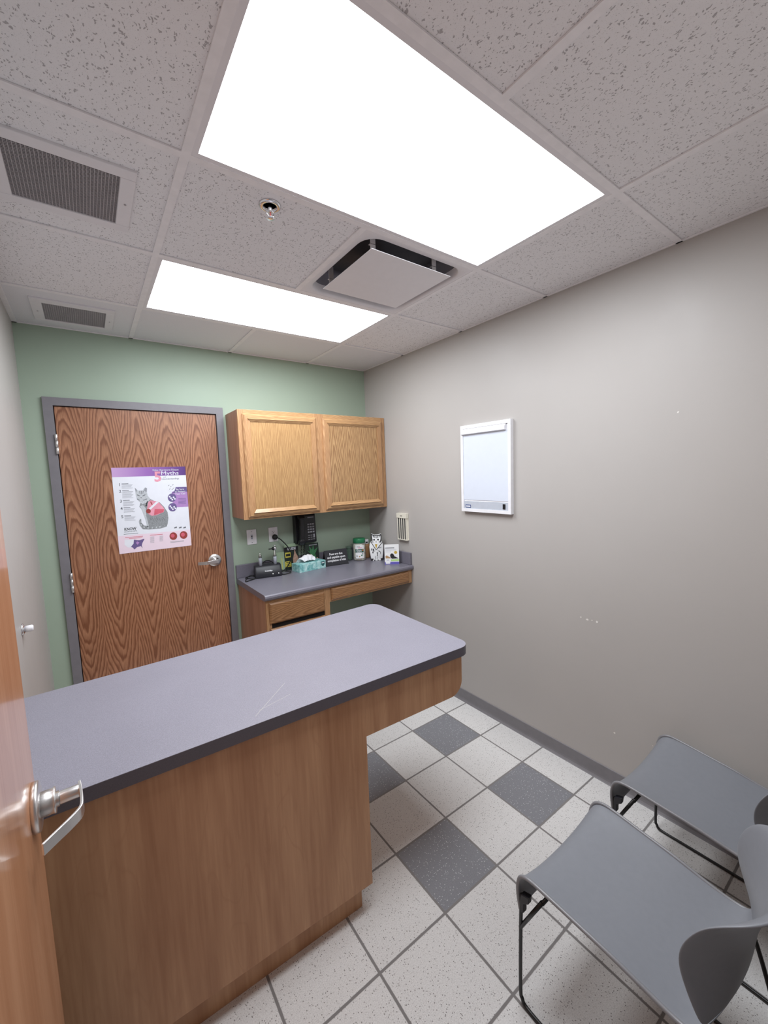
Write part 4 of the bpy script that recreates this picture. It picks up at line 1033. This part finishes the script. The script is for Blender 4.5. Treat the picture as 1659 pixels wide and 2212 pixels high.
cp([(950, 640), (975, 632), (980, 655), (955, 657)], K_); cp([(1020, 632), (1050, 634), (1048, 655), (1022, 656)], K_); cp([(975, 570), (985, 570), (990, 640), (982, 640)], 'mid_ink'); cp([(1012, 570), (1020, 570), (1016, 640), (1008, 640)], 'mid_ink')
obj('painted_markings', b, t, label='black stripes and outlines')

# ================================================================== LEAFLET BOX
t = thing('leaflet_holder', (-.088, -.440, DZT), 'white and purple leaflet box nearest the right wall', 'leaflet box', rz=R(-37))
b = MB(); w_ = .059; hh = .163
b.add([(-w_, -.035, 0), (w_, -.035, 0), (w_, .022, 0), (-w_, .022, 0), (-w_, -.033, hh), (w_, -.033, hh), (w_, -.016, hh), (-w_, -.016, hh)], [(3, 2, 1, 0), (4, 5, 6, 7), (0, 1, 5, 4), (1, 2, 6, 5), (2, 3, 7, 6), (3, 0, 4, 7)], 'ceramic')
def bq(x0, x1, z0, z1, m, l=1): b.poly([(x, -.035 + z * .0123 - .0003 * l, z) for x, z in ((x0, z0), (x1, z0), (x1, z1), (x0, z1))], m)
bq(-w_, w_, 0, .021, 'purple_bar'); bq(-.008, w_, .026, .042, 'lime'); bq(-.052, -.014, .010, .048, 'ceramic', 2)
bq(-.050, -.016, .004, .009, 'ceramic', 2)
b.poly([(-.033 + .012 * cos(k * pi / 6), -.0352, .031 + .011 * sin(k * pi / 6)) for k in range(12)], 'lb_grey')
b.poly([(x, -.0348, z) for x, z in ((-.05, .05), (-.052, .068), (-.045, .075), (-.035, .072), (-.02, .062), (.0, .05))], 'tan_fur')
b.poly([(x, -.0349, z) for x, z in ((-.012, .062), (-.014, .078), (-.006, .09), (.008, .09), (.016, .08), (.022, .066), (.058, .048), (.0, .046))], 'ink')
b.poly([(.032 + .013 * cos(k * pi / 8), -.0342, .098 + .0125 * sin(k * pi / 8)) for k in range(16)], 'gold')
bq(-.052, .022, .133, .139, 'mid_ink')
for k in range(2): bq(-.05, .04 - .01 * k, .122 - k * .006, .1245 - k * .006, 'lb_grey')
for k in range(2): bq(-.05, -.005, .108 - k * .006, .1095 - k * .006, 'lb_grey')
obj('box', b, t)

# ================================================================== CHAIRS
YC = -2.62
# centre profile: (y, z, half width, edge lift dz, edge forward dy)
PROF = [(-2.398, .322, .205, .0, .0), (-2.394, .360, .210, .012, .0), (-2.397, .390, .214, .024, .0), (-2.410, .412, .217, .034, .0), (-2.440, .423, .219, .037, .0),
        (-2.490, .424, .217, .034, .0), (-2.570, .420, .213, .030, .0), (-2.660, .415, .209, .026, .0), (-2.740, .406, .205, .022, .0), (-2.800, .402, .204, .020, .0),
        (-2.846, .414, .204, .014, .006), (-2.872, .448, .205, .006, .026), (-2.880, .505, .209, .0, .058), (-2.885, .565, .214, .0, .084), (-2.897, .612, .217, .0, .095),
        (-2.911, .655, .215, .0, .093), (-2.924, .690, .206, .0, .084), (-2.938, .714, .192, .0, .064), (-2.951, .731, .166, .0, .038), (-2.960, .742, .125, .0, .018), (-2.963, .746, .06, .0, .004)]
NU = 16
def shell_rows(a, c):
    rows = []
    for (y, z, hw, dz, dy) in PROF[a:c]:
        rows.append([((2 * i / NU - 1) * hw, y + dy * abs(2 * i / NU - 1) ** 2.0 - YC, z + dz * abs(2 * i / NU - 1) ** 2.2) for i in range(NU + 1)])
    return rows
t = thing('stacking_chair', (-.908, YC, 0), 'grey plastic stacking chair nearest the camera, on black wire legs', 'chair', 'grey stacking chairs')
chair = t
b = MB(); b.grid(shell_rows(0, 12), 'seat'); seat = obj('seat', b, t, sub=2, solid=.006)
b = MB(); b.grid(shell_rows(11, len(PROF)), 'seat'); obj('backrest', b, t, sub=2, solid=.007)
for s in (-1, 1):
    b = MB(); pts = [(s * hw, y + dy - YC, z + dz) for (y, z, hw, dz, dy) in PROF[0:12]]
    b.tube(smooth_path(pts, 4), .0056, 'seat_rim', 8); obj('rim_bead', b, t)
X_ = .207; RL = .0055
for s in (-1, 1):
    b = MB(); x = s * X_
    p = [(x, .214, .378), (x, .219, .30), (x, .221, .06), (x, .215, .022), (x, .196, .0065), (x, .10, .0062), (x, -.24, .0062), (x, -.285, .012), (x, -.302, .04), (x * .98, -.285, .16), (x * .93, -.225, .385), (x * .90, -.19, .398)]
    q = []
    for i, k in enumerate(p): q.append(k)
    b.tube(smooth_path(q, 5), RL, 'black_metal', 10); obj('leg', b, t, label='black wire side frame')
    b = MB(); b.tube([(x, .2205, .262), (x * .98, .150, .406)], .006, 'black_metal', 10); obj('brace', b, t)
    b = MB(); b.prism([(.214, .325), (.214, .385), (.186, .395), (.188, .372), (.204, .36), (.204, .33)], 'x', x - .009, x + .009, 'charcoal'); obj('corner_clip', b, t, bevel=.002)
b = MB(); b.tube([(-X_ * .98, .150, .402), (X_ * .98, .150, .402)], .006, 'black_metal', 10); obj('cross_bar', b, t)
b = MB(); b.tube([(-.185, -.19, .398), (.185, -.19, .398)], .006, 'black_metal', 10); obj('cross_bar', b, t)
c2 = copy_tree(chair); c2.location = (-.318, YC, 0)
tag(c2, 'grey plastic stacking chair farther away, against the right wall', 'chair', 'grey stacking chairs')
